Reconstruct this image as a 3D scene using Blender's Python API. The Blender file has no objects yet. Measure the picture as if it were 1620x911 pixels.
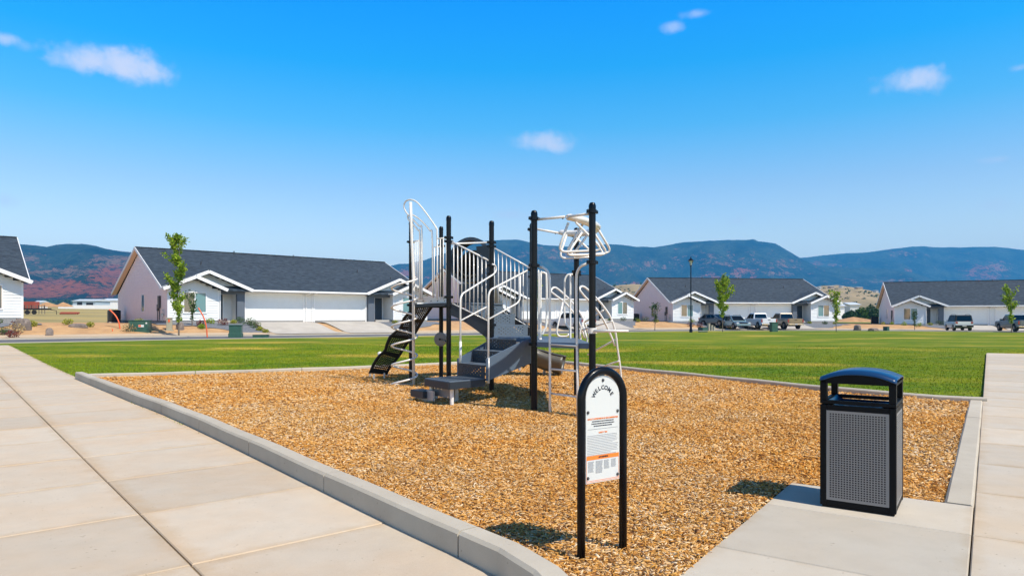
import bpy, math, random
import numpy as np
from mathutils import Vector, Matrix, noise as mnoise
random.seed(7); rng = np.random.default_rng(7)
sc = bpy.context.scene
COL = sc.collection
# ---------------------------------------------------------------- camera
EYE, F, U0, V0 = 1.32, 1080.0, 810.0, 503.0        # eye height, focal length and principal row in photo pixels
cam = bpy.data.cameras.new('camera'); cam.sensor_width = 36; cam.lens = 36*F/1620
cam.shift_y = (V0-455.5)/1620; cam.clip_start = .05; cam.clip_end = 30000
camo = bpy.data.objects.new('camera', cam); COL.objects.link(camo)
camo.location = (0, 0, EYE); camo.rotation_euler = (math.radians(90), 0, 0); sc.camera = camo
sc.render.resolution_x, sc.render.resolution_y = 1024, 575
sc.view_settings.view_transform = 'Standard'; sc.view_settings.look = 'None'
sc.view_settings.exposure = .28; sc.view_settings.gamma = 1
# ---------------------------------------------------------------- sun
SUN_EL = math.radians(53); sx, sy = .77, -.64
sun = bpy.data.lights.new('sun', 'SUN'); sun.energy = 5.0; sun.angle = math.radians(.5); sun.color = (1, .93, .81)
suno = bpy.data.objects.new('sun', sun); COL.objects.link(suno)
h_ = math.hypot(sx, sy); sdir = Vector((sx/h_*math.cos(SUN_EL), sy/h_*math.cos(SUN_EL), math.sin(SUN_EL)))
suno.rotation_euler = sdir.to_track_quat('Z', 'Y').to_euler(); suno.location = (10, -8, 20)
# ---------------------------------------------------------------- sky
w = bpy.data.worlds.new('World'); sc.world = w; w.use_nodes = True
nt = w.node_tree; N = nt.nodes; L = nt.links; N.clear()
def wn(t, **k):
    n = N.new(t)
    for a, b in k.items(): setattr(n, a, b)
    return n
def m_(op, a, b=None, c=None, clamp=False):
    n = N.new('ShaderNodeMath'); n.operation = op; n.use_clamp = clamp
    for i, v in enumerate((a, b, c)):
        if v is None: continue
        if isinstance(v, (int, float)): n.inputs[i].default_value = v
        else: L.new(v, n.inputs[i])
    return n.outputs[0]
sky = wn('ShaderNodeTexSky', sky_type='NISHITA', sun_disc=False)
sky.sun_elevation = SUN_EL; sky.sun_rotation = math.atan2(sx, sy); sky.altitude = 1700; sky.air_density = 1; sky.dust_density = .3; sky.ozone_density = 1.5
tc = wn('ShaderNodeTexCoord'); sep = wn('ShaderNodeSeparateXYZ'); L.new(tc.outputs['Generated'], sep.inputs[0])
el = m_('ARCSINE', sep.outputs[2]); az = m_('ARCTAN2', sep.outputs[0], sep.outputs[1])
mr = wn('ShaderNodeMapRange'); mr.inputs[1].default_value = 0; mr.inputs[2].default_value = math.radians(40); L.new(el, mr.inputs[0])
cr = wn('ShaderNodeValToRGB'); L.new(mr.outputs[0], cr.inputs[0])
SKYR = [(0, (2.5, 1.65, 1.08)), (.16, (1.72, 1.42, 1.09)), (.26, (1.18, 1.24, 1.15)), (.385, (.38, 1.20, 1.36)), (.5, (.05, 1.15, 1.58)), (.617, (0, 1.10, 1.9)), (.8, (0, .62, 1.1)), (1, (.42, .36, .50))]
e = cr.color_ramp.elements
e[0].position, e[0].color = SKYR[0][0], (*SKYR[0][1], 1)
e[1].position, e[1].color = 1, (*SKYR[-1][1], 1)
for p, c in SKYR[1:-1]:
    q = e.new(p); q.color = (*c, 1)
mul = wn('ShaderNodeMix', data_type='RGBA', blend_type='MULTIPLY'); mul.inputs[0].default_value = 1
L.new(sky.outputs[0], mul.inputs[6]); L.new(cr.outputs[0], mul.inputs[7])
# clouds: (x px, y px, half width px, half height px, strength)
CL = [(150, 96, 85, 26, .9), (205, 112, 78, 26, .95), (110, 100, 45, 14, .55), (240, 118, 36, 16, .5), (8, 61, 34, 11, .7), (40, 74, 26, 10, .25), (1445, 133, 60, 22, .85), (1455, 122, 38, 16, .6),
      (862, 223, 52, 16, .8), (885, 232, 26, 10, .5), (1063, 44, 20, 9, .5), (1105, 22, 28, 8, .45), (1578, 252, 40, 9, .45), (1612, 108, 22, 7, .4), (10, 318, 28, 14, .4), (808, 340, 30, 9, .4), (1568, 325, 40, 12, .25), (1165, 350, 26, 8, .25)]
nz = wn('ShaderNodeTexNoise'); nz.inputs['Scale'].default_value = 17; nz.inputs['Detail'].default_value = 6; nz.inputs['Roughness'].default_value = .58
L.new(tc.outputs['Generated'], nz.inputs[0]); nzv = m_('SUBTRACT', nz.outputs[0], .5)
nz2 = wn('ShaderNodeTexNoise'); nz2.inputs['Scale'].default_value = 60; nz2.inputs['Detail'].default_value = 5
L.new(tc.outputs['Generated'], nz2.inputs[0]); nzw = m_('SUBTRACT', nz2.outputs[0], .5)
tot = None
for (cx, cy, rw, rh, st) in CL:
    a0 = math.atan((cx-U0)/F); hyp = math.hypot(cx-U0, F); e0 = math.atan((V0-cy)/hyp)
    ra = rw/F*math.cos(a0)**2; re = rh/hyp*math.cos(e0)
    dx = m_('DIVIDE', m_('SUBTRACT', az, a0), ra); dy = m_('DIVIDE', m_('SUBTRACT', el, e0), re)
    dd = m_('SQRT', m_('ADD', m_('MULTIPLY', dx, dx), m_('MULTIPLY', dy, dy)))
    dd = m_('ADD', dd, m_('ADD', m_('MULTIPLY', nzv, 2.6), m_('MULTIPLY', nzw, .9)))
    s = N.new('ShaderNodeMapRange'); s.interpolation_type = 'SMOOTHSTEP'
    s.inputs[1].default_value = 1.16; s.inputs[2].default_value = -.15; s.inputs[3].default_value = 0; s.inputs[4].default_value = st*.92
    L.new(dd, s.inputs[0])
    tot = s.outputs[0] if tot is None else m_('SUBTRACT', m_('ADD', tot, s.outputs[0]), m_('MULTIPLY', tot, s.outputs[0]))
front = m_('GREATER_THAN', sep.outputs[1], 0)
tot = m_('MULTIPLY', tot, front)
cm = wn('ShaderNodeMix', data_type='RGBA'); L.new(tot, cm.inputs[0]); L.new(mul.outputs[2], cm.inputs[6]); cm.inputs[7].default_value = (4.4, 4.75, 6.0, 1)
bg = wn('ShaderNodeBackground'); bg.inputs[1].default_value = .15; L.new(cm.outputs[2], bg.inputs[0])
wo = wn('ShaderNodeOutputWorld'); L.new(bg.outputs[0], wo.inputs[0])

# ================================================================ helpers
def G(u, v, z=0.0):
    D = (EYE-z)*F/(v-V0); return Vector(((u-U0)/F*D, D, z))
def P(u, v, D):
    return Vector(((u-U0)/F*D, D, EYE+(V0-v)/F*D))
class MB:
    def __init__(s): s.v = []; s.f = []
    def add(s, vs, fs):
        b = len(s.v); s.v += [tuple(v) for v in vs]; s.f += [tuple(i+b for i in f) for f in fs]; return s
    def box(s, x0, x1, y0, y1, z0, z1, M=None):
        vs = [Vector(p) for p in ((x0,y0,z0),(x1,y0,z0),(x1,y1,z0),(x0,y1,z0),(x0,y0,z1),(x1,y0,z1),(x1,y1,z1),(x0,y1,z1))]
        if M is not None: vs = [M @ v for v in vs]
        return s.add(vs, [(0,3,2,1),(4,5,6,7),(0,1,5,4),(1,2,6,5),(2,3,7,6),(3,0,4,7)])
    def bar(s, a, b, w_, h, up=Vector((0,0,1))):
        a, b = Vector(a), Vector(b); d = (b-a).normalized(); x = d.cross(up)
        if x.length < 1e-4: x = Vector((1,0,0))
        x.normalize(); u = x.cross(d).normalized()
        vs = [p+x*i*w_/2+u*j*h/2 for p in (a, b) for (i, j) in ((-1,-1),(1,-1),(1,1),(-1,1))]
        return s.add(vs, [(0,1,2,3),(7,6,5,4),(0,4,5,1),(1,5,6,2),(2,6,7,3),(3,7,4,0)])
    def prism(s, poly, z0, z1, M=None):
        n = len(poly); vs = [Vector((x, y, z0)) for x, y in poly]+[Vector((x, y, z1)) for x, y in poly]
        if M is not None: vs = [M @ v for v in vs]
        return s.add(vs, [tuple(range(n))[::-1], tuple(range(n, 2*n))]+[(i, (i+1) % n, n+(i+1) % n, n+i) for i in range(n)])
    def tube(s, pts, r, seg=8, smooth=0, closed=False, caps=True, r2=None):
        pts = [Vector(p) for p in pts]
        if smooth: pts = catmull(pts, smooth, closed)
        n = len(pts); fr = None; base = len(s.v)
        for i, p in enumerate(pts):
            if closed: t = pts[(i+1) % n]-pts[i-1]
            else: t = pts[min(i+1, n-1)]-pts[max(i-1, 0)]
            t.normalize()
            if fr is None:
                fr = t.orthogonal().normalized()
            else:
                fr = fr-t*fr.dot(t)
                if fr.length < 1e-6: fr = t.orthogonal()
                fr.normalize()
            bn = t.cross(fr); rr = r if r2 is None else r+(r2-r)*i/(n-1)
            for k in range(seg):
                a = 2*math.pi*k/seg; s.v.append(tuple(p+(fr*math.cos(a)+bn*math.sin(a))*rr))
        for i in range(n if closed else n-1):
            j = (i+1) % n
            for k in range(seg):
                l = (k+1) % seg; s.f.append((base+i*seg+k, base+i*seg+l, base+j*seg+l, base+j*seg+k))
        if caps and not closed:
            s.f.append(tuple(base+k for k in range(seg))[::-1]); s.f.append(tuple(base+(n-1)*seg+k for k in range(seg)))
        return s
    def lathe(s, prof, c=(0,0,0), seg=16, M=None):
        base = len(s.v); c = Vector(c)
        for (r, z) in prof:
            for k in range(seg):
                a = 2*math.pi*k/seg; p = Vector((r*math.cos(a), r*math.sin(a), z))
                if M is not None: p = M @ p
                s.v.append(tuple(p+c))
        for i in range(len(prof)-1):
            for k in range(seg):
                l = (k+1) % seg; s.f.append((base+i*seg+k, base+i*seg+l, base+(i+1)*seg+l, base+(i+1)*seg+k))
        s.f.append(tuple(base+k for k in range(seg))[::-1]); s.f.append(tuple(base+(len(prof)-1)*seg+k for k in range(seg)))
        return s
    def sheet(s, fn, nu, nv, perf=None):
        """grid sheet fn(u,v) over 0..1; perf(i,j)->hole fraction punches a square hole in a cell"""
        if perf is None:
            vs = [fn(i/nu, j/nv) for j in range(nv+1) for i in range(nu+1)]
            return s.add(vs, [(j*(nu+1)+i, j*(nu+1)+i+1, (j+1)*(nu+1)+i+1, (j+1)*(nu+1)+i) for j in range(nv) for i in range(nu)])
        for j in range(nv):
            for i in range(nu):
                h = perf(i, j); c = [(i/nu, j/nv), ((i+1)/nu, j/nv), ((i+1)/nu, (j+1)/nv), (i/nu, (j+1)/nv)]
                if not h: s.add([fn(*q) for q in c], [(0,1,2,3)]); continue
                mx, my = (i+.5)/nu, (j+.5)/nv
                inn = [(mx+(a-mx)*h, my+(b-my)*h) for a, b in c]
                s.add([fn(*q) for q in c+inn], [(0,1,5,4),(1,2,6,5),(2,3,7,6),(3,0,4,7)])
        return s
    def build(s, name, mat, parent=None, org=None, smooth=False, bevel=0, solid=0, kind=None, label=None):
        me = bpy.data.meshes.new(name)
        v = np.array(s.v, dtype=np.float64)
        if org is not None: v = v-np.array(org)
        me.from_pydata(v.tolist(), [], s.f); me.update()
        if mat is not None: me.materials.append(mat)
        o = bpy.data.objects.new(name, me); COL.objects.link(o)
        if parent is not None: o.parent = parent
        if smooth:
            me.shade_smooth()
            if smooth == 'auto':
                me.set_sharp_from_angle(angle=math.radians(40))
        if solid:
            md = o.modifiers.new('solid', 'SOLIDIFY'); md.thickness = solid; md.offset = 0
        if bevel:
            md = o.modifiers.new('bevel', 'BEVEL'); md.width = bevel; md.segments = 2; md.limit_method = 'ANGLE'; md.angle_limit = math.radians(40)
        if kind: o['kind'] = kind
        if label: o['label'] = label
        return o
def catmull(pts, k, closed=False):
    out = []; n = len(pts)
    rngi = range(n) if closed else range(n-1)
    for i in rngi:
        p1, p2 = pts[i], pts[(i+1) % n]
        p0 = pts[i-1] if (closed or i > 0) else p1*2-p2
        p3 = pts[(i+2) % n] if (closed or i < n-2) else p2*2-p1
        for j in range(k):
            t = j/k
            out.append(.5*((2*p1)+(p2-p0)*t+(2*p0-5*p1+4*p2-p3)*t*t+(3*p1-p0-3*p2+p3)*t**3))
    if not closed: out.append(pts[-1])
    return out
def rnd_corner(pts, r, k=4, closed=False):
    """polyline with its corners rounded"""
    pts = [Vector(p) for p in pts]; n = len(pts); out = []
    for i in range(n):
        if not closed and i in (0, n-1): out.append(pts[i]); continue
        p, a, b = pts[i], pts[i-1], pts[(i+1) % n]
        da, db = (a-p), (b-p); la, lb = da.length, db.length
        t = min(r, la*.45, lb*.45); s0 = p+da/la*t; s1 = p+db/lb*t
        for j in range(k+1):
            q = j/k; out.append(s0*(1-q)**2+p*2*q*(1-q)+s1*q*q)
    return out
def empty(name, loc=(0,0,0), rz=0, label=None, cat=None, group=None, kind=None):
    o = bpy.data.objects.new(name, None); COL.objects.link(o); o.location = loc; o.rotation_euler = (0, 0, rz); o.empty_display_size = .2
    if label: o['label'] = label
    if cat: o['category'] = cat
    if group: o['group'] = group
    if kind: o['kind'] = kind
    return o
def tag(o, label, cat, group=None, kind=None):
    o['label'] = label; o['category'] = cat
    if group: o['group'] = group
    if kind: o['kind'] = kind
    return o
def copy_tree(o, kids, parent=None):
    c = o.copy(); COL.objects.link(c)
    if parent is not None: c.parent = parent; c.matrix_parent_inverse = o.matrix_parent_inverse
    for k in kids.get(o.name, []): copy_tree(k, kids, c)
    return c
def kidmap():
    d = {}
    for o in bpy.data.objects:
        if o.parent: d.setdefault(o.parent.name, []).append(o)
    return d
def inst(name, me, loc, rot=(0,0,0), scale=(1,1,1), parent=None):
    o = bpy.data.objects.new(name, me); COL.objects.link(o); o.location = loc; o.rotation_euler = rot; o.scale = scale
    if parent is not None: o.parent = parent
    return o
# ---------------------------------------------------------------- materials
def mat(name, c, rough=.6, metal=0, spec=.5, var=0, vscale=8, c2=None, bump=0, bscale=40, detail=6, coord='Object', coat=0, stretch=None, trans=0, randisl=0, randobj=0, lo=.35, hi=.65):
    m = bpy.data.materials.new(name); m.use_nodes = True; t = m.node_tree; n = t.nodes; l = t.links; b = n['Principled BSDF']
    b.inputs['Base Color'].default_value = (*c, 1); b.inputs['Roughness'].default_value = rough; b.inputs['Metallic'].default_value = metal
    b.inputs['Specular IOR Level'].default_value = spec; b.inputs['Coat Weight'].default_value = coat; b.inputs['Coat Roughness'].default_value = .08
    if trans: b.inputs['Transmission Weight'].default_value = trans
    src = None
    if var or c2 or bump:
        if coord == 'World': src = n.new('ShaderNodeNewGeometry').outputs['Position']
        else: src = n.new('ShaderNodeTexCoord').outputs[coord]
        if stretch:
            mp = n.new('ShaderNodeMapping'); mp.inputs['Scale'].default_value = stretch; l.new(src, mp.inputs[0]); src = mp.outputs[0]
    col = None
    if c2 is not None or var:
        nz = n.new('ShaderNodeTexNoise'); nz.inputs['Scale'].default_value = vscale; nz.inputs['Detail'].default_value = detail; nz.inputs['Roughness'].default_value = .6; l.new(src, nz.inputs[0])
        r = n.new('ShaderNodeMapRange'); r.inputs[1].default_value = lo; r.inputs[2].default_value = hi; l.new(nz.outputs[0], r.inputs[0])
        mx = n.new('ShaderNodeMix'); mx.data_type = 'RGBA'; l.new(r.outputs[0], mx.inputs[0])
        if c2 is None: c2 = tuple(x*(1-var) for x in c)
        mx.inputs[6].default_value = (*c, 1); mx.inputs[7].default_value = (*c2, 1); col = mx.outputs[2]
    if randisl or randobj:
        if randisl: rv = n.new('ShaderNodeNewGeometry').outputs['Random Per Island']; k = randisl
        else: rv = n.new('ShaderNodeObjectInfo').outputs['Random']; k = randobj
        r = n.new('ShaderNodeMapRange'); r.inputs[3].default_value = 1-k; r.inputs[4].default_value = 1+k; l.new(rv, r.inputs[0])
        hs = n.new('ShaderNodeHueSaturation'); l.new(r.outputs[0], hs.inputs['Value'])
        if col: l.new(col, hs.inputs['Color'])
        else: hs.inputs['Color'].default_value = (*c, 1)
        col = hs.outputs[0]
    if col: l.new(col, b.inputs['Base Color'])
    if bump:
        nb = n.new('ShaderNodeTexNoise'); nb.inputs['Scale'].default_value = bscale; nb.inputs['Detail'].default_value = 5; l.new(src, nb.inputs[0])
        bp = n.new('ShaderNodeBump'); bp.inputs['Strength'].default_value = bump; bp.inputs['Distance'].default_value = .01; l.new(nb.outputs[0], bp.inputs['Height']); l.new(bp.outputs[0], b.inputs['Normal'])
    return m
def ramp_mat(name, stops, rough=.8, src='isl', spec=.3, transl=0, vscale=3):
    """colour picked per island (or by world noise) from a ramp"""
    m = bpy.data.materials.new(name); m.use_nodes = True; t = m.node_tree; n = t.nodes; l = t.links; b = n['Principled BSDF']
    g = n.new('ShaderNodeNewGeometry'); cr = n.new('ShaderNodeValToRGB'); cr.color_ramp.interpolation = 'LINEAR'
    e = cr.color_ramp.elements; e[0].position, e[0].color = stops[0][0], (*stops[0][1], 1); e[1].position, e[1].color = stops[-1][0], (*stops[-1][1], 1)
    for p, c in stops[1:-1]: q = e.new(p); q.color = (*c, 1)
    l.new(g.outputs['Random Per Island'], cr.inputs[0]); l.new(cr.outputs[0], b.inputs['Base Color'])
    b.inputs['Roughness'].default_value = rough; b.inputs['Specular IOR Level'].default_value = spec
    if transl:
        tr = n.new('ShaderNodeBsdfTranslucent'); l.new(cr.outputs[0], tr.inputs[0]); ms = n.new('ShaderNodeMixShader'); ms.inputs[0].default_value = transl
        l.new(b.outputs[0], ms.inputs[1]); l.new(tr.outputs[0], ms.inputs[2]); l.new(ms.outputs[0], n['Material Output'].inputs[0])
    return m
M = {}
M['black'] = mat('black_powder_coat', (.004, .006, .010), .28, spec=.18, coat=.04, bump=.04, bscale=200)
M['canblack'] = mat('can_black', (.004, .005, .007), .45, spec=.12, bump=.05, bscale=300)
M['canblue'] = mat('can_lid_blue', (.003, .04, .125), .32, coat=.2, var=.2, vscale=3)
M['white'] = mat('white_tube', (.80, .77, .72), .32, coat=.3, var=.06, vscale=6)
M['slate'] = mat('slate_plastisol', (.022, .030, .042), .55, bump=.08, bscale=260, var=.15, vscale=5)
M['slatelt'] = mat('perforated_tread', (.10, .13, .165), .5, bump=.08, bscale=260)
M['climb'] = mat('climber_plate', (.012, .014, .018), .6)
M['slide'] = mat('slide_plastic', (.095, .088, .074), .38, var=.15, vscale=3)
M['slidedk'] = mat('slide_dark_plastic', (.03, .042, .055), .4)
M['gpanel'] = mat('grey_perforated_steel', (.24, .235, .235), .45, metal=.2)
M['grey'] = mat('galvanised_bracket', (.45, .46, .47), .45, metal=.4)
M['steel'] = mat('bolt_steel', (.5, .5, .5), .25, metal=1)
M['dark'] = mat('dark_inside', (.01, .01, .012), .7)
M['roof'] = None
M['side'] = mat('white_lap_siding', (.74, .75, .74), .55, var=.05, vscale=1.5)
M['sidebounce'] = mat('bounce_tinted_lap_siding', (.88, .75, .72), .6, var=.05, vscale=1.5)  # white siding in shade, with warm ground bounce painted into its colour
M['trim'] = mat('white_trim', (.80, .80, .80), .5)
M['rake'] = mat('bounce_tinted_soffit', (.74, .56, .42), .6)  # gable eave soffit; orange bounce light is put into the base colour
M['gdoor'] = mat('garage_door_white', (.78, .79, .80), .45)
M['navy'] = mat('dark_navy_paint', (.03, .05, .075), .45)
M['slatewall'] = mat('slate_board', (.10, .12, .15), .6)
M['found'] = mat('foundation_concrete', (.30, .29, .28), .85, var=.2)
M['glass'] = mat('window_glass', (.02, .06, .07), .06, spec=.9, coat=.5)
M['blind'] = mat('window_blind', (.10, .24, .26), .35, coat=.5)
M['vent'] = mat('roof_vent_metal', (.05, .05, .055), .5)
M['green'] = mat('utility_green', (.03, .10, .07), .5, var=.2)
M['tanbox'] = mat('tan_pedestal', (.36, .33, .24), .6)
M['orange'] = mat('orange_marker', (.75, .13, .04), .45)
M['rubber'] = mat('tyre_rubber', (.012, .012, .012), .8)
M['rim'] = mat('wheel_rim', (.35, .35, .36), .3, metal=.8)
M['cglass'] = mat('car_glass', (.004, .006, .008), .08, spec=.35)
M['redlt'] = mat('tail_light', (.30, .01, .015), .2, coat=.5)
M['headlt'] = mat('head_light', (.6, .62, .62), .12, coat=.8)
M['pwhite'] = mat('car_paint_white', (.62, .65, .68), .25, coat=.8)
M['pblue'] = mat('car_paint_silver_blue', (.16, .26, .32), .3, metal=.5, coat=.8)
M['ptan'] = mat('car_paint_tan', (.22, .17, .11), .3, metal=.3, coat=.8)
M['pdark'] = mat('car_paint_grey', (.09, .12, .15), .3, metal=.4, coat=.8)
M['chrome'] = mat('chrome', (.6, .6, .6), .15, metal=1)
M['plate'] = mat('number_plate', (.6, .55, .5), .5)
M['boulder'] = mat('boulder_stone', (.26, .21, .18), .9, var=.5, vscale=4, bump=.6, bscale=12)
M['bark'] = mat('tree_bark', (.20, .16, .12), .9, var=.4, vscale=20)
M['leaf'] = ramp_mat('leaf_bright', [(0, (.09, .18, .01)), (.5, (.25, .38, .018)), (1, (.46, .52, .05))], transl=.4)
M['leafdk'] = ramp_mat('leaf_dark', [(0, (.02, .05, .012)), (.6, (.05, .11, .02)), (1, (.10, .17, .03))], transl=.2)
M['leafred'] = ramp_mat('leaf_red', [(0, (.08, .015, .015)), (1, (.22, .05, .04))], transl=.2)
M['leafyel'] = ramp_mat('leaf_yellow', [(0, (.18, .2, .02)), (1, (.42, .42, .05))], transl=.2)
M['straw'] = ramp_mat('dry_straw', [(0, (.25, .17, .07)), (1, (.50, .38, .18))])
M['leafblue'] = ramp_mat('leaf_far', [(0, (.02, .05, .025)), (.6, (.04, .09, .04)), (1, (.07, .13, .05))], transl=.15)
# ================================================================ terrain
def ss(a, b, x):
    t = np.clip((np.asarray(x, float)-a)/(b-a), 0, 1); return t*t*(3-2*t)
RC = [(-110, -48), (-80, -14), (-60, 5.5), (-44, 20.8), (-29, 33.8), (-14.1, 46.9), (-6.5, 53.6), (1.5, 61.5), (8, 69.5), (15, 75.2), (24, 78.8), (34, 80.6), (46, 81.8), (58, 80.6), (70, 76.2), (84, 66), (100, 50), (112, 30)]
RP = np.array([tuple(p) for p in catmull([Vector((x, y, 0)) for x, y in RC], 14)])[:, :2]
_s = np.concatenate([[0], np.cumsum(np.hypot(*np.diff(RP, axis=0).T))])
# along x: road height, house ground height
_zx = [-110, -44, -20, 0, 12, 34, 60, 75, 112]
_zr = [.15, .12, .10, -.02, -.07, -.10, -.30, -.42, -.5]
_zh = [1.1, 1.07, .86, .90, .95, .66, .24, .15, .1]
def road_d(x, y):
    x = np.atleast_1d(np.asarray(x, float)); y = np.atleast_1d(np.asarray(y, float)); sh = x.shape
    x, y = x.ravel(), y.ravel(); D = np.empty(len(x)); X = np.empty(len(x))
    a = RP[:-1]; d = RP[1:]-a; L2 = (d**2).sum(1)
    for i in range(0, len(x), 4000):
        px, py = x[i:i+4000, None]-a[:, 0], y[i:i+4000, None]-a[:, 1]
        t = np.clip((px*d[:, 0]+py*d[:, 1])/L2, 0, 1); qx, qy = px-t*d[:, 0], py-t*d[:, 1]
        dd = np.hypot(qx, qy); k = dd.argmin(1); r = np.arange(len(k))
        sg = np.sign(d[k, 0]*py[r, k]-d[k, 1]*px[r, k]); D[i:i+4000] = dd[r, k]*np.where(sg == 0, 1, sg); X[i:i+4000] = a[k, 0]+t[r, k]*d[k, 0]
    return D.reshape(sh), X.reshape(sh)
def zg(x, y):
    d, X = road_d(x, y); x = np.atleast_1d(np.asarray(x, float)); y = np.atleast_1d(np.asarray(y, float))
    zr = np.interp(X, _zx, _zr); zh = np.interp(X, _zx, _zh)
    zin = zr*(1-ss(6, 24, -d))
    far = np.maximum(d-27, 0); k = np.interp(x/np.maximum(y, 1), [-.8, -.4, .3, .6], [.0165, .0165, .006, .0065])
    zout = zr+(zh-zr)*ss(4.8, 10.5, d)+k*far*(1-ss(600, 2500, far)*.6)
    return np.where(d < 0, zin, zout)
def z1(x, y): return float(zg(x, y)[0])
def fbm(x, y, oct=5, seed=0, ridged=False):
    r = np.random.default_rng(seed); tot = np.zeros_like(np.asarray(x, float)); amp = 1; fr = 1; na = 0
    tab = r.random((256, 256))
    for o in range(oct):
        X = x*fr+37.3*o; Y = y*fr+91.7*o; xi = np.floor(X).astype(int); yi = np.floor(Y).astype(int); fx, fy = X-xi, Y-yi
        fx = fx*fx*(3-2*fx); fy = fy*fy*(3-2*fy)
        v = lambda i, j: tab[(xi+i) % 256, (yi+j) % 256]
        n = (v(0,0)*(1-fx)+v(1,0)*fx)*(1-fy)+(v(0,1)*(1-fx)+v(1,1)*fx)*fy
        if ridged: n = 1-abs(2*n-1)
        tot += n*amp; na += amp; amp *= .5; fr *= 2.03
    return tot/na
def nodemat(name):
    m = bpy.data.materials.new(name); m.use_nodes = True; t = m.node_tree; return m, t.nodes, t.links, t.nodes['Principled BSDF']
def noise_(n, l, src, scale, detail=6, rough=.6, stretch=None):
    if stretch:
        mp = n.new('ShaderNodeMapping'); mp.inputs['Scale'].default_value = stretch; l.new(src, mp.inputs[0]); src = mp.outputs[0]
    z = n.new('ShaderNodeTexNoise'); z.inputs['Scale'].default_value = scale; z.inputs['Detail'].default_value = detail; z.inputs['Roughness'].default_value = rough
    l.new(src, z.inputs[0]); return z.outputs[0]
def mr_(n, l, v, a, b, c=0, d=1):
    r = n.new('ShaderNodeMapRange'); r.inputs[1].default_value = a; r.inputs[2].default_value = b; r.inputs[3].default_value = c; r.inputs[4].default_value = d; l.new(v, r.inputs[0]); return r.outputs[0]
def mixc(n, l, f, a, b, blend='MIX'):
    x = n.new('ShaderNodeMix'); x.data_type = 'RGBA'; x.blend_type = blend
    for i, v in ((0, f), (6, a), (7, b)):
        if isinstance(v, (int, float)): x.inputs[i].default_value = v
        elif isinstance(v, tuple): x.inputs[i].default_value = (*v, 1)
        else: l.new(v, x.inputs[i])
    return x.outputs[2]
def bump_(n, l, b, h, s, dist=.01, prev=None):
    bp = n.new('ShaderNodeBump'); bp.inputs['Strength'].default_value = s; bp.inputs['Distance'].default_value = dist; l.new(h, bp.inputs['Height'])
    if prev is not None: l.new(prev, bp.inputs['Normal'])
    l.new(bp.outputs[0], b.inputs['Normal']); return bp.outputs[0]
# lawn
m, n, l, b = nodemat('mown_lawn'); ps = n.new('ShaderNodeNewGeometry').outputs['Position']
n1 = noise_(n, l, ps, .22, 5, .6, (1, 1.7, 1)); n2 = noise_(n, l, ps, 1.6, 5); n3 = noise_(n, l, ps, 22, 4, .7); n4 = noise_(n, l, ps, .06, 3)
c = mixc(n, l, mr_(n, l, n1, .38, .62), (.115, .205, .007), (.24, .285, .008))
c = mixc(n, l, mr_(n, l, n2, .46, .72, 0, .65), c, (.36, .31, .02))
c = mixc(n, l, mr_(n, l, n4, .40, .6, 0, .35), c, (.08, .18, .006))
c = mixc(n, l, mr_(n, l, n3, .3, .7), c, mixc(n, l, 1.0, c, (.55, .6, .5), 'MULTIPLY'))
n5 = noise_(n, l, ps, .13, 3, .5, (1, 2.2, 1)); c = mixc(n, l, mr_(n, l, n5, .54, .66, 0, .8), c, (.46, .33, .05))
l.new(c, b.inputs['Base Color']); b.inputs['Roughness'].default_value = .9; b.inputs['Specular IOR Level'].default_value = .15
M['blade'] = m.copy(); M['blade'].name = 'grass_blade'; bn_, bl_ = M['blade'].node_tree.nodes, M['blade'].node_tree.links; bb_ = bn_['Principled BSDF']; hs_ = bn_.new('ShaderNodeHueSaturation'); gm_ = bn_.new('ShaderNodeNewGeometry'); bl_.new(mr_(bn_, bl_, gm_.outputs['Random Per Island'], 0, 1, .8, 1.75), hs_.inputs['Value']); bl_.new(bb_.inputs['Base Color'].links[0].from_socket, hs_.inputs['Color']); bl_.new(hs_.outputs[0], bb_.inputs['Base Color'])
bump_(n, l, b, n3, .8, .04); M['lawn'] = m
# field / dirt
m, n, l, b = nodemat('dry_field'); ps = n.new('ShaderNodeNewGeometry').outputs['Position']
n1 = noise_(n, l, ps, .035, 6, .6, (1, 2.5, 1)); n2 = noise_(n, l, ps, .5, 5); n3 = noise_(n, l, ps, .01, 4, .5, (1, 3, 1))
c = mixc(n, l, mr_(n, l, n1, .4, .6), (.46, .33, .13), (.27, .22, .07)); c = mixc(n, l, mr_(n, l, n3, .45, .6), c, (.52, .36, .10))
c = mixc(n, l, mr_(n, l, n2, .35, .7, 0, .5), c, (.22, .19, .07)); l.new(c, b.inputs['Base Color']); b.inputs['Roughness'].default_value = .95; bump_(n, l, b, n2, .5, .2); M['field'] = m
M['gravel'] = mat('tan_gravel', (.56, .34, .16), .95, c2=(.42, .24, .11), vscale=1.2, bump=.8, bscale=25, coord='World')
M['greenfield'] = mat('green_field', (.10, .20, .02), .95, c2=(.22, .22, .05), vscale=.15, coord='World', bump=.5, bscale=3)
M['rock'] = mat('blue_grey_rock', (.10, .11, .13), .9, c2=(.20, .21, .23), vscale=9, bump=1, bscale=20, coord='World')
M['asphalt'] = mat('asphalt', (.10, .10, .115), .85, c2=(.13, .13, .14), vscale=.8, bump=.4, bscale=60, coord='World')
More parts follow.
